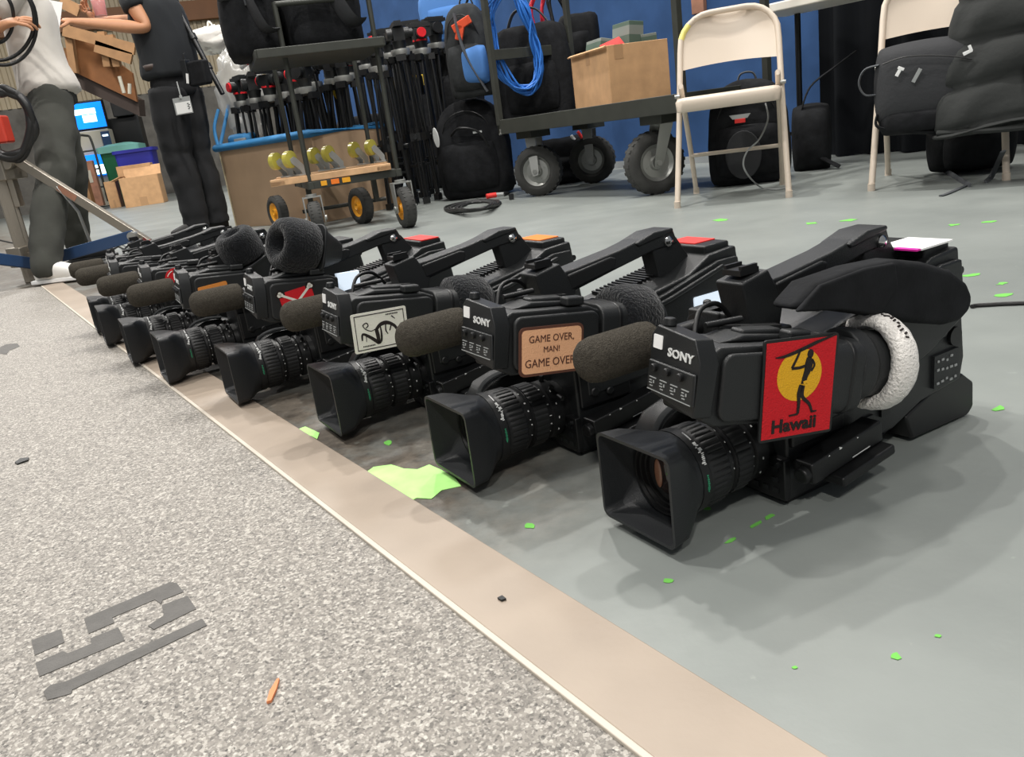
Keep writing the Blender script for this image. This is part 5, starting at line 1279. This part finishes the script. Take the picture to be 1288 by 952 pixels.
# ------------------------------------------------------------------ far corner: kiosk, bins, boxes, stairs
def place(px, py, Y=None): 
    g = at(px, py, 0); return V((g.x / g.y * Y, Y, 0)) if Y else g
g = place(141, 252, 15.2); t = thing('kiosk', 'grey payment kiosk with two glowing blue screens by the far wall', 'kiosk', g, R(12))
b = M(); b.box((.08, .1, .42), (.46, .45, .84)); b.box((.0, .12, 1.05), (.52, .35, .5)); b.build('cabinet', 'kiosk', t, .02)
b = M(); b.box((-.02, .1, 1.55), (.56, .16, .50)); b.build('upper_display', 'plastic_dark', t, .02)
b = M(); b.box((-.02, .015, 1.55), (.52, .02, .42)); s = b.build('upper_screen', 'screen_blue', t, label='bright blue upper screen')
b = M(); b.box((-.06, .002, 1.62), (.36, .006, .09)); b.box((-.0, .002, 1.50), (.22, .006, .12)); b.build('screen_text', 'screen_glow', s)
b = M(); b.box((-.06, -.14, .72), (.34, .04, .36)); s = b.build('lower_screen', 'screen_blue', t, label='bright blue lower screen'); b = M(); b.box((-.0, -.165, .64), (.20, .008, .16)); b.build('screen_text', 'screen_glow', s)
b = M(); b.box((.19, -.065, 1.08), (.14, .02, .36)); b.build('side_display', 'blue_enamel', t, .005); b = M(); b.box((.19, -.08, 1.19), (.09, .008, .03)); b.build('indicator', 'screen_glow', t)
def wheelie(px, py, Y, mt, w, d, h, label, lid=None):
    g = place(px, py, Y); t = thing('rubbish_bin', label, 'bin', g, R(10))
    b = M(); b.loft([[V((x, y, 0.0)) for x, y in rrect(w * .84, d * .84, .05, 4)], [V((x, y, h * .5)) for x, y in rrect(w * .92, d * .92, .05, 4)], [V((x, y, h)) for x, y in rrect(w, d, .05, 4)]]); b.build('bin_body', mt, t)
    b = M(); b.loft([[V((x, y, h - .03)) for x, y in rrect(w + .05, d + .05, .06, 4)], [V((x, y, h + .02)) for x, y in rrect(w + .05, d + .05, .06, 4)]]); b.build('rim', mt, t)
    if lid: b = M(); b.loft([[V((x, y, h - .05)) for x, y in rrect(w + .08, d + .08, .07, 4)], [V((x, y, h + .05)) for x, y in rrect(w + .07, d + .07, .07, 4)], [V((x, y, h + .09)) for x, y in rrect(w * .6, d * .6, .07, 4)]]); b.build('bag_liner', lid, t, disp=(.15, .05))
wheelie(170, 251, 14.9, 'green_bin', .62, .62, .92, 'green rubbish bin with a teal liner beside the kiosk', 'teal')
wheelie(187, 254, 14.0, 'blue_bin', .58, .5, .84, 'blue recycling bin behind the two cardboard boxes')
def carton(px, py, Y, d, rz, label, flaps=True):
    g = place(px, py, Y); t = thing('cardboard_box', label, 'box', g, R(rz)); w, dp, h = d
    b = M(); 
    for c, e in (((0, -dp / 2, h / 2), (w, .012, h)), ((0, dp / 2, h / 2), (w, .012, h)), ((-w / 2, 0, h / 2), (.012, dp, h)), ((w / 2, 0, h / 2), (.012, dp, h)), ((0, 0, .01), (w, dp, .015))): b.box(c, e)
    b.build('carton', 'card', t, .004)
    if flaps:
        b = M(); b.box((0, dp / 2 + .05, h + .07), (w, .01, .18), 0, (R(-35), 0, 0)); b.build('flap', 'card', t); b = M(); b.box((-w / 2 - .06, 0, h + .0), (.16, dp, .01), 0, (0, R(-20), 0)); b.build('flap', 'card', t)
    b = M(); b.box((0, -dp / 2 - .007, h * .15), (w * .2, .002, h * .3)); b.build('tape_strip', 'card_dark', t)
carton(186, 258, 13.2, (.55, .45, .44), 12, 'open cardboard box with raised flaps, in front on the floor by the blue bin')
carton(181, 254, 13.6, (.5, .24, .62), 12, 'cardboard box standing behind the open one by the blue bin', False)
carton(147, 256, 13.9, (.16, .3, .42), 12, 'narrow cardboard box leaning between the kiosk and the green bin', False)
g = place(119, 250, 14.5); t = thing('hand_truck', 'black hand truck beside the kiosk', 'hand truck', g, R(15))
b = M(); b.tube(smooth([(-.2, 0, .1), (-.2, 0, 1.05), (-.12, .04, 1.2), (.12, .04, 1.2), (.2, 0, 1.05), (.2, 0, .1)], 5), .02, 0, 8); [b.cyl((-.2, 0, z), (.2, 0, z), .014, None, 0, 8) for z in (.35, .65, .95)]; b.build('frame', 'cartmetal', t); b = M(); b.box((0, -.12, .03), (.42, .24, .012)); b.build('toe_plate', 'cartmetal', t)
for x in (-.24, .24): wheel_parts(t, (x, .08, .13), (1, 0, 0), .13, .06, 0, None, knobs=0)
g = place(119, 250, 14.4); t = thing('grey_carton', 'grey-brown carton strapped on the hand truck', 'box', (g.x, g.y - .12, .04), R(15))
b = M(); b.box((0, 0, .38), (.36, .2, .74)); b.build('carton', 'timber', t, .006); b = M(); b.box((.02, -.103, .5), (.2, .004, .2)); b.build('label', 'kiosk', t)
g = place(170, 247, 15.9); t = thing('road_case', 'black road case standing behind the bins', 'case', g, R(12))
b = M(); b.box((0, 0, .78), (.86, .5, 1.4)); b.build('case_body', 'plastic_dark', t, .02)
for x in (-.42, .42):
    b = M(); b.box((x, -.25, .78), (.04, .03, 1.42)); b.build('corner_edge', 'plastic', t)
for x in (-.3, .3):
    for y in (-.15, .15):
        b = M(); b.cyl((x - .02, y, .05), (x + .02, y, .05), .05, None, 0, 16); b.build('caster', 'tyre', t)
g = place(190, 247, 15.7); t = thing('upper_case', 'small black case on top of the black road case', 'case', (g.x - .12, g.y + .1, 1.49), R(12))
b = M(); b.box((0, 0, .2), (.34, .4, .4)); b.build('case_body', 'plastic_dark', t, .015); b = M(); b.box((0, -.205, .22), (.03, .01, .03)); b.build('latch', 'galv', t)

# wooden stairs
ST0 = V((0, 0, 0)); Ys = 13.2
P0, P1_ = atY(60, 60, Ys), atY(172, 118, Ys)
ang = R(12)
def S3(px, py, dy=0.0): return atY(px, py, Ys + dy)
t = thing('staircase', 'plywood staircase with a pine railing at the far wall', 'stairs', V((P0.x, Ys, 0)))
o_ = V((P0.x, Ys, 0))
b = M(); pts = [S3(x, y) - o_ for x, y in ((84, 86), (82, 38), (104, 45), (166, 92), (172, 128))]; b.prism([(p.x, p.z) for p in pts], -.06, .0, frame((0, 0, 0), FX, FZ)); b.build('side_panel', 'woodstair', t)
b = M(); pts = [S3(x, y) - o_ for x, y in ((40, 62), (172, 125), (174, 146), (40, 84))]; b.prism([(p.x, p.z) for p in pts], -.3, -.06, frame((0, 0, 0), FX, FZ)); b.build('stringer', 'leather', t)
for (x0, y0), (x1, y1) in (((85, 30), (94, 92)), ((128, 40), (136, 84)), ((139, 44), (148, 84))):
    b = M(); a_, c_ = S3(x0, y0, -.12) - o_, S3(x1, y1, -.12) - o_; b.box((0, 0, 0), ((a_ - c_).length, .1, .1), 0, None, frame((a_ + c_) / 2, a_ - c_, FY)); b.build('baluster', 'woodlight', t)
for (x0, y0), (x1, y1) in (((80, 38), (170, 62)), ((120, 58), (166, 74)), ((76, 2), (100, 14))):
    b = M(); a_, c_ = S3(x0, y0, -.2) - o_, S3(x1, y1, -.2) - o_; b.box((0, 0, 0), ((a_ - c_).length, .06, .16), 0, None, frame((a_ + c_) / 2, a_ - c_, FY)); b.build('rail', 'woodlight', t)
for k in range(3):
    q = S3(52 + 13.5 * k, 60 + 6.4 * k, .6) - o_; b = M(); b.box(q + V((0, .1, 0)), (.28, .95, .045)); b.build('tread', 'woodlight', t)
b = M(); b.cyl(S3(150, 96, -.3) - o_, S3(156, 117, -.3) - o_, .025, None, 0, 10); b.cyl(S3(163, 105, -.3) - o_, S3(163, 118, -.3) - o_, .025, None, 0, 10); b.build('bracket', 'kiosk', t)
b = M(); q = S3(84, 60, .5) - o_; b.box((q.x - .3, .5, (S3(84, 62).z) / 2), (.12, .12, S3(84, 62).z)); b.build('support_post', 'woodlight', t)
for k in range(3):
    q = at(125 + 18 * k, 312 + 3 * k, .006); b = M(); rnd = random.Random(k)
    b.tube(smooth([at(112 + 10 * k + 14 * j, 318 - 7 * ((j + k) % 2) - 2 * j, .006) for j in range(4)], 5), .006, 0, 7)
    tag(b.build('floor_cable', 'ink_grey' if k == 1 else 'blackcable', angle=0), 'cable snaking on the floor beyond the far camcorders', 'cable', 'cables on the floor beyond the far camcorders')
q = [at(0, 302, .006), at(20, 306, .006), at(50, 307, .006), at(85, 305, .006), at(120, 309, .006)]
b = M(); b.tube(smooth(q, 5), .007, 0, 7); tag(b.build('floor_cable', 'blackcable', angle=0), 'long black cable on the floor behind the steel stand', 'cable')
# ------------------------------------------------------------------ people
def skin_mesh(name, J, E, mt, parent, sub=2, root=None, smoothf=True):
    """J = {name: (point, rx, ry)}; E = list of chains of names"""
    names = list(J); idx = {n: i for i, n in enumerate(names)}
    me = bpy.data.meshes.new(name)
    ed = set()
    for ch in E:
        for a, c in zip(ch, ch[1:]): ed.add((idx[a], idx[c]))
    me.from_pydata([tuple(J[n][0]) for n in names], list(ed), [])
    o = bpy.data.objects.new(name, me); COL.objects.link(o); o.parent = parent
    sk = o.modifiers.new('skin', 'SKIN'); sk.use_smooth_shade = True; sk.branch_smoothing = .6
    if not me.skin_vertices: me.skin_vertices.new()
    for n, i in idx.items():
        v = me.skin_vertices[0].data[i]; j = J[n]; v.radius = (j[1], j[2] if len(j) > 2 else j[1]); v.use_root = (n == (root or names[0]))
    q = o.modifiers.new('sub', 'SUBSURF'); q.levels = sub; q.render_levels = sub
    me.materials.append(K[mt]); return o

def hand(J, E, pre, wrist, d, up, curl, spread=.2, s=1.0):
    """palm and five bent fingers; d points from wrist to knuckles, up is the back of the hand"""
    d = V(d).normalized(); up = V(up); up = (up - d * up.dot(d)).normalized(); sd = d.cross(up)
    J[pre + 'palm'] = (wrist + d * .045 * s, .026 * s, .017 * s); E.append([pre + 'wrist', pre + 'palm'])
    for k, (off, ln) in enumerate(((-.030, .074), (-.010, .084), (.010, .078), (.029, .060))):
        b0 = wrist + d * (.088 - .004 * abs(k - 1)) * s + sd * off * s
        J[pre + 'k%d' % k] = (b0, .0105 * s, .0095 * s)
        p = b0; ang = curl * .45; ch = [pre + 'palm', pre + 'k%d' % k]
        for m_ in range(3):
            seg = ln * (.42, .32, .26)[m_] * s; dd = (d * cos(ang) - up * sin(ang) + sd * (spread * off * 6)).normalized(); p = p + dd * seg
            nm = pre + 'f%d_%d' % (k, m_); J[nm] = (p, (.0092, .0082, .0068)[m_] * s, (.009, .008, .0065)[m_] * s); ch.append(nm); ang += curl * .6
        E.append(ch)
    t0 = wrist + d * .03 * s - sd * .03 * s; p1 = t0 + (d * .7 - sd * .6 - up * .3).normalized() * .034 * s; p2 = p1 + (d * .9 - sd * .2 - up * .5).normalized() * .03 * s
    J[pre + 't0'] = (t0, .014 * s, .012 * s); J[pre + 't1'] = (p1, .0105 * s, .010 * s); J[pre + 't2'] = (p2, .0085 * s, .008 * s); E.append([pre + 'palm', pre + 't0', pre + 't1', pre + 't2'])

def person(label, hip, fw, feet, shoulders_z, arms, tops, bottoms, shoe, hair='hair', sleeve=.45, lean=V((0, 0, 0)), knees=None):
    """hip: pelvis centre (world); feet: two ankle points; arms: {'l': (shoulder, elbow, wrist, dir, up, curl), 'r': ...}; everything in world space"""
    t = thing('person', label, 'person', (hip.x, hip.y, 0)); base = V((hip.x, hip.y, 0))
    fw = V(fw).normalized(); lf = V((-fw.y, fw.x, 0)); L = lambda p: V(p) - base
    z0 = hip.z; sh = V((hip.x, hip.y, shoulders_z)) + lean
    J, E = {}, []
    J['pelvis'] = (L(hip), .13, .10); mid_ = hip.lerp(sh, .45); J['waist'] = (L(mid_), .125, .095); chest = hip.lerp(sh, .8); J['chest'] = (L(chest), .15, .11)
    J['neck'] = (L(sh + V((0, 0, .06)) + fw * .01), .055, .055); J['head0'] = (L(sh + V((0, 0, .15)) + fw * .035), .07, .075); J['head1'] = (L(sh + V((0, 0, .24)) + fw * .03), .078, .092); J['head2'] = (L(sh + V((0, 0, .30)) + fw * .02), .05, .06)
    E.append(['pelvis', 'waist', 'chest', 'neck', 'head0', 'head1', 'head2'])
    for s, sd in (('l', 1), ('r', -1)):
        if s in arms:
            S_, El, Wr, d, up, cu = arms[s]
            J[s + 'sh'] = (L(S_), .06, .058); J[s + 'ua'] = (L(S_.lerp(El, .5)), .050, .05); J[s + 'el'] = (L(El), .043, .043); J[s + 'fa'] = (L(El.lerp(Wr, .35)), .043, .040); J[s + 'wrist'] = (L(Wr), .026, .022)
            E.append(['chest', s + 'sh', s + 'ua', s + 'el', s + 'fa', s + 'wrist']); hand(J, E, s, L(Wr), d, up, cu)
        hp = hip + lf * (.09 * sd) - V((0, 0, .05)); an = feet[0 if s == 'l' else 1]
        kn = hp.lerp(an, .5) + fw * .03
        J[s + 'hip'] = (L(hp), .085, .085); J[s + 'kn'] = (L(kn), .055, .055); J[s + 'calf'] = (L(kn.lerp(an, .3) - fw * .02), .052, .052); J[s + 'an'] = (L(an), .035, .035); J[s + 'toe'] = (L(an + fw * .14 - V((0, 0, an.z - .03))), .03, .022)
        E.append(['pelvis', s + 'hip', s + 'kn', s + 'calf', s + 'an', s + 'toe'])
    skin_mesh('body', J, E, 'skin', t, 2, 'pelvis')
    hc = L(sh + V((0, 0, .26)) + fw * .03)
    b = M(); b.ell(hc + V((0, 0, .035)) - fw * .012, (.094, .094, .085), 0, 22, 12, jit=.02); b.build('hair', hair, t, angle=0)
    b = M(); q = hc - V((0, 0, .045)) + fw * .10; b.erings([(q + V((0, 0, .04)) - fw * .01, lf * .008, V((0, 0, .006))), (q + fw * .018, lf * .014, V((0, 0, .012))), (q - fw * .01 - V((0, 0, .012)), lf * .016, V((0, 0, .01)))], 12); b.build('nose', 'skin', t, angle=0)
    for sd in (-1, 1):
        b = M(); b.ell(hc + fw * .088 + lf * (.032 * sd) - V((0, 0, .012)), (.011, .011, .008), 0, 12, 8); b.build('eye', 'white', t, angle=0)
        b = M(); b.ell(hc + lf * (.088 * sd) - V((0, 0, .03)), (.016, .016, .03), 0, 12, 8); b.build('ear', 'skin', t, angle=0)
    b = M(); q = hc + fw * .098 - V((0, 0, .085)); b.tube([q - lf * .024, q + fw * .004, q + lf * .024], .005, 0, 8); b.build('mouth', 'redcable', t)
    # shirt: torso rings and sleeves in one garment
    b = M(); rows = []
    for k, (f_, rx, ry) in enumerate(tops['rings']):
        c = hip.lerp(sh, f_) if f_ <= 1 else sh + V((0, 0, (f_ - 1)))
        wob = .012 * sin(k * 1.9); rows.append((L(c + fw * wob), lf * rx, fw * ry))
    b.erings(rows, 32, 0, None, .85)
    for s in arms:
        S_, El = arms[s][0], arms[s][1]; e = S_.lerp(El, sleeve); inn = S_ + (L(chest) + base - S_) * .35
        b.tube([L(inn), L(S_ + V((0, 0, .01))), L(S_.lerp(El, sleeve * .5)), L(e)], [.085, .082, .074, .074], 0, 20)
    b.build('shirt', tops['mat'], t, angle=0, sub=1, disp=(.09, .022))
    # trousers
    b = M(); zc = .0
    rows = [(L(hip + V((0, 0, .11))), lf * .165, fw * .118), (L(hip + V((0, 0, .03))), lf * .178, fw * .13), (L(hip - V((0, 0, .05))), lf * .185, fw * .135), (L(hip - V((0, 0, .11))), lf * .17, fw * .12)]
    b.erings(rows, 28)
    for s, sd in (('l', 1), ('r', -1)):
        hp = hip + lf * (.088 * sd) - V((0, 0, .05)); an = feet[0 if s == 'l' else 1]; kn = hp.lerp(an, .5) + fw * .035
        path = [hp + V((0, 0, .03)), hp.lerp(kn, .35), hp.lerp(kn, .75), kn, kn.lerp(an, .3) - fw * .015, kn.lerp(an, .7) - fw * .01, an - V((0, 0, .0)), an - V((0, 0, .035))]
        rad = bottoms['rad']; nrm = []
        P_ = smooth(path, 3); rr = []
        for i in range(len(P_)):
            f_ = i / (len(P_) - 1) * (len(rad) - 1); a_ = int(min(f_, len(rad) - 2)); rr.append(rad[a_] + (rad[a_ + 1] - rad[a_]) * (f_ - a_) + .004 * sin(i * 2.1))
        b.tube([L(p) for p in P_], rr, 0, 22, None, False, 1.0, fw)
    b.build('trousers', bottoms['mat'], t, angle=0, sub=1, disp=(.07, .022))
    for s in (0, 1):
        an = feet[s]; z = max(0, an.z - .09); b = M(); f_ = bottoms.get('toe', fw)
        f_ = V(f_[s]) if isinstance(f_, (list, tuple)) else V(f_)
        f_ = f_.normalized(); l_ = V((-f_.y, f_.x, 0)); o_ = L(V((an.x, an.y, z)))
        rows = [(o_ - f_ * .075 + V((0, 0, .045)), l_ * .02, V((0, 0, .03))), (o_ - f_ * .06 + V((0, 0, .05)), l_ * .036, V((0, 0, .05))), (o_ + V((0, 0, .058)), l_ * .044, V((0, 0, .06))), (o_ + f_ * .08 + V((0, 0, .045)), l_ * .047, V((0, 0, .045))), (o_ + f_ * .15 + V((0, 0, .035)), l_ * .045, V((0, 0, .033))), (o_ + f_ * .19 + V((0, 0, .03)), l_ * .028, V((0, 0, .022)))]
        b.erings(rows, 20, 0, None, .8); sh_ = b.build('shoe', shoe[s], t, angle=0, sub=1)
        b = M(); b.prism([((-.085 + .285 * (.5 - .5 * cos(pi * k / 10))), (.046 if 0 < k < 10 else .02)) for k in range(11)] + [((-.085 + .285 * (.5 - .5 * cos(pi * k / 10))), (-.046 if 0 < k < 10 else -.02)) for k in range(10, -1, -1)], 0, .018, frame(o_, f_, l_)); b.build('sole', 'white' if shoe[s] == 'shoe_white' else 'plastic_dark', sh_, .003)
    return t

# man at the left edge: white tee, grey trousers, coiling a cable
Y1 = 4.72
hip1 = atY(60, 112, Y1); hip1.z = max(.93, min(hip1.z, 1.0))
fw1 = V((.86, .5, 0)); lf1 = V((-fw1.y, fw1.x, 0)).normalized()
sh1 = hip1 + V((-.0, -.0, .50))
fn = at(66, 357); ff = place(100, 314, 4.95)
armsA = {'r': (sh1 - lf1 * .19, atY(-35, 55, Y1 - .28), atY(6, 30, Y1 - .38), V((.95, .1, .05)), V((0, -.6, .8)), .9),
         'l': (sh1 + lf1 * .19, atY(60, 70, Y1 + .2), atY(52, 48, Y1 - .05), V((.35, -.35, .9)), V((-.3, -.9, 0)), .5)}
person('man in white tee and grey trousers holding a coil of black cable', hip1, fw1, [V((ff.x, ff.y, .10)), V((fn.x, fn.y, .10))], sh1.z, armsA,
       dict(mat='tee_white', rings=[(-.10, .205, .165), (.0, .20, .155), (.2, .178, .13), (.45, .172, .128), (.7, .19, .13), (.9, .2, .12), (1.0, .15, .09), (1.04, .075, .07), (1.06, .06, .06)]),
       dict(mat='pants_grey', rad=[.108, .106, .096, .088, .084, .078, .072, .074], toe=[V((.9, .2, 0)), V((.9, -.15, 0))]), ['shoe_dark', 'shoe_white'], sleeve=.6)
t1y = Y1 - .36
def loops(name, label, ellipses, r, Y, mt='blackcable'):
    b = M()
    for cx, cy, rx, ry, tl in ellipses:
        q = [atY(cx + rx * cos(R(a)) * cos(tl) - ry * sin(R(a)) * sin(tl), cy + rx * cos(R(a)) * sin(tl) + ry * sin(R(a)) * cos(tl), Y + .03 * sin(R(a * 2))) for a in range(0, 360, 15)]
        b.tube(smooth(q, 2, True), r, 0, 8, None, True)
    return tag(b.build(name, mt, angle=0), label, 'cable')
loops('hand_coil', 'loose coil of black cable held up by the man in the white tee', [(2, 28, 44, 54, -.12), (-2, 26, 45, 50, .05), (-4, 22, 21, 32, .0)], .0085, t1y)
# man in black with a radio and a badge, holding papers
Y2 = 5.95
hip2 = atY(219, 104, Y2); hip2.z = max(.96, min(hip2.z, 1.03))
fw2 = V((-.88, .32, 0)); lf2 = V((-fw2.y, fw2.x, 0)).normalized()
sh2 = hip2 + V((-.03, 0, .52))
a1, a2_ = place(250, 291, 5.85), place(276, 289, 6.0)
el2 = atY(186, 36, Y2 - .22); wr2 = atY(92, 27, Y2 - .35)
armsB = {'l': (sh2 + lf2 * .20, el2, wr2, (wr2 - el2), V((.1, -.5, .8)), .55),
         'r': (sh2 - lf2 * .20, atY(176, 22, Y2 + .22), atY(104, 17, Y2 + .12), V((-.1, -.2, .25)), V((-.9, .3, 0)), .95)}
armsB['r'] = (sh2 - lf2 * .20, atY(172, 26, Y2 + .25), atY(118, 26, Y2 + .2), V((-.35, -.25, .85)), V((-.8, .5, 0)), 1.0)
pb = person('man in black tee and black jeans with a radio on his hip, holding papers', hip2, fw2, [V((a2_.x, a2_.y, .09)), V((a1.x, a1.y, .09))][::-1], sh2.z, armsB,
       dict(mat='tee_black', rings=[(.02, .215, .165), (.1, .21, .165), (.3, .205, .16), (.5, .205, .16), (.75, .215, .155), (.92, .21, .135), (1.0, .15, .09), (1.04, .075, .07), (1.06, .06, .06)]),
       dict(mat='pants_black', rad=[.125, .124, .112, .100, .096, .090, .084, .086], toe=V((-.8, -.5, 0))), ['shoe_dark', 'shoe_dark'], sleeve=.42)
bb = V((hip2.x, hip2.y, 0))
b = M(); b.erings([(V((0, 0, hip2.z + .075)), lf2 * .212, fw2 * .162), (V((0, 0, hip2.z + .112)), lf2 * .212, fw2 * .162)], 32); b.build('belt', 'leather', pb, angle=0)
# belt pouch, radio and badge hang on him: things of their own
p = atY(250, 92, Y2 - .24); t = thing('belt_radio', 'black radio pouch clipped to the belt of the man in black', 'radio', p, R(-25))
b = M(); b.box((0, 0, 0), (.15, .07, .15)); b.build('pouch', 'fabric', t, .015); b = M(); b.box((-.07, -.025, .02), (.045, .05, .14)); b.cyl((-.07, -.02, .08), (-.07, -.02, .13), .007, None, 0, 10); b.build('radio_body', 'plastic', t, .005); b = M(); b.box((-.055, -.053, -.025), (.018, .004, .06), 0, (0, R(12), 0)); b.build('white_label', 'white', t)
p = atY(230, 133, Y2 - .26); t = thing('name_badge', 'white identity badge hanging from the belt of the man in black', 'badge', p, R(-20))
b = M(); b.box((0, 0, 0), (.135, .004, .105)); b.build('holder', 'ink_grey', t, .001); b = M(); b.box((.004, -.003, -.012), (.118, .002, .07)); c = b.build('card', 'white', t); b = M(); [b.box((.045 + .008 * (k % 2), -.0045, .008 - .008 * k), (.012, .001, .005)) for k in range(5)]; b.build('print', 'plastic_dull', c)
b = M(); b.tube(smooth([(0, 0, .05), (.0, .0, .09), (-.01, .01, .15)], 5), .004, 0, 6); b.cyl((0, 0, .045), (0, 0, .065), .01, None, 0, 10); b.build('clip_cord', 'ink_grey', t)
p = atY(54, 18, Y2 - .38); t = thing('paper_sheet', 'white paper held between the two men', 'paper', p, 0, None, (R(75), R(15), R(-10)))
b = M(); n = 8
vs = [((i / n - .5) * .24, (j - .5) * .17, .018 * sin(3 * i / n) + .006 * k) for k in (0, .25) for j in (0, 1) for i in range(n + 1)]; w = n + 1; fs = [(i, i + 1, w + i + 1, w + i) for i in range(n)] + [(2 * w + i, 2 * w + i + 1, 3 * w + i + 1, 3 * w + i) for i in range(n)]
b.add(vs, fs); b.build('sheet', 'white', t, angle=0); b = M(); [b.box((-.02, .05 - .02 * k, .03), (.14, .004, .001)) for k in range(5)]; b.build('print_lines', 'ink_grey', t)
p = atY(128, 21, Y2 + .13); t = thing('drink_cup', 'clear cup of red drink held by the man in black', 'cup', p)
b = M(); b.lathe([(0, .036), (.004, .038), (.14, .048), (.14, .046), (.006, .036), (.006, 0), (0, 0)], (0, 0, 0), (0, 0, 1), 0, 28, None, True); b.build('cup_wall', 'cupclear', t, angle=0)
b = M(); b.lathe([(.008, 0), (.008, .034), (.10, .0425), (.10, 0)], (0, 0, 0), (0, 0, 1), 0, 28); b.build('drink', 'drink', t)
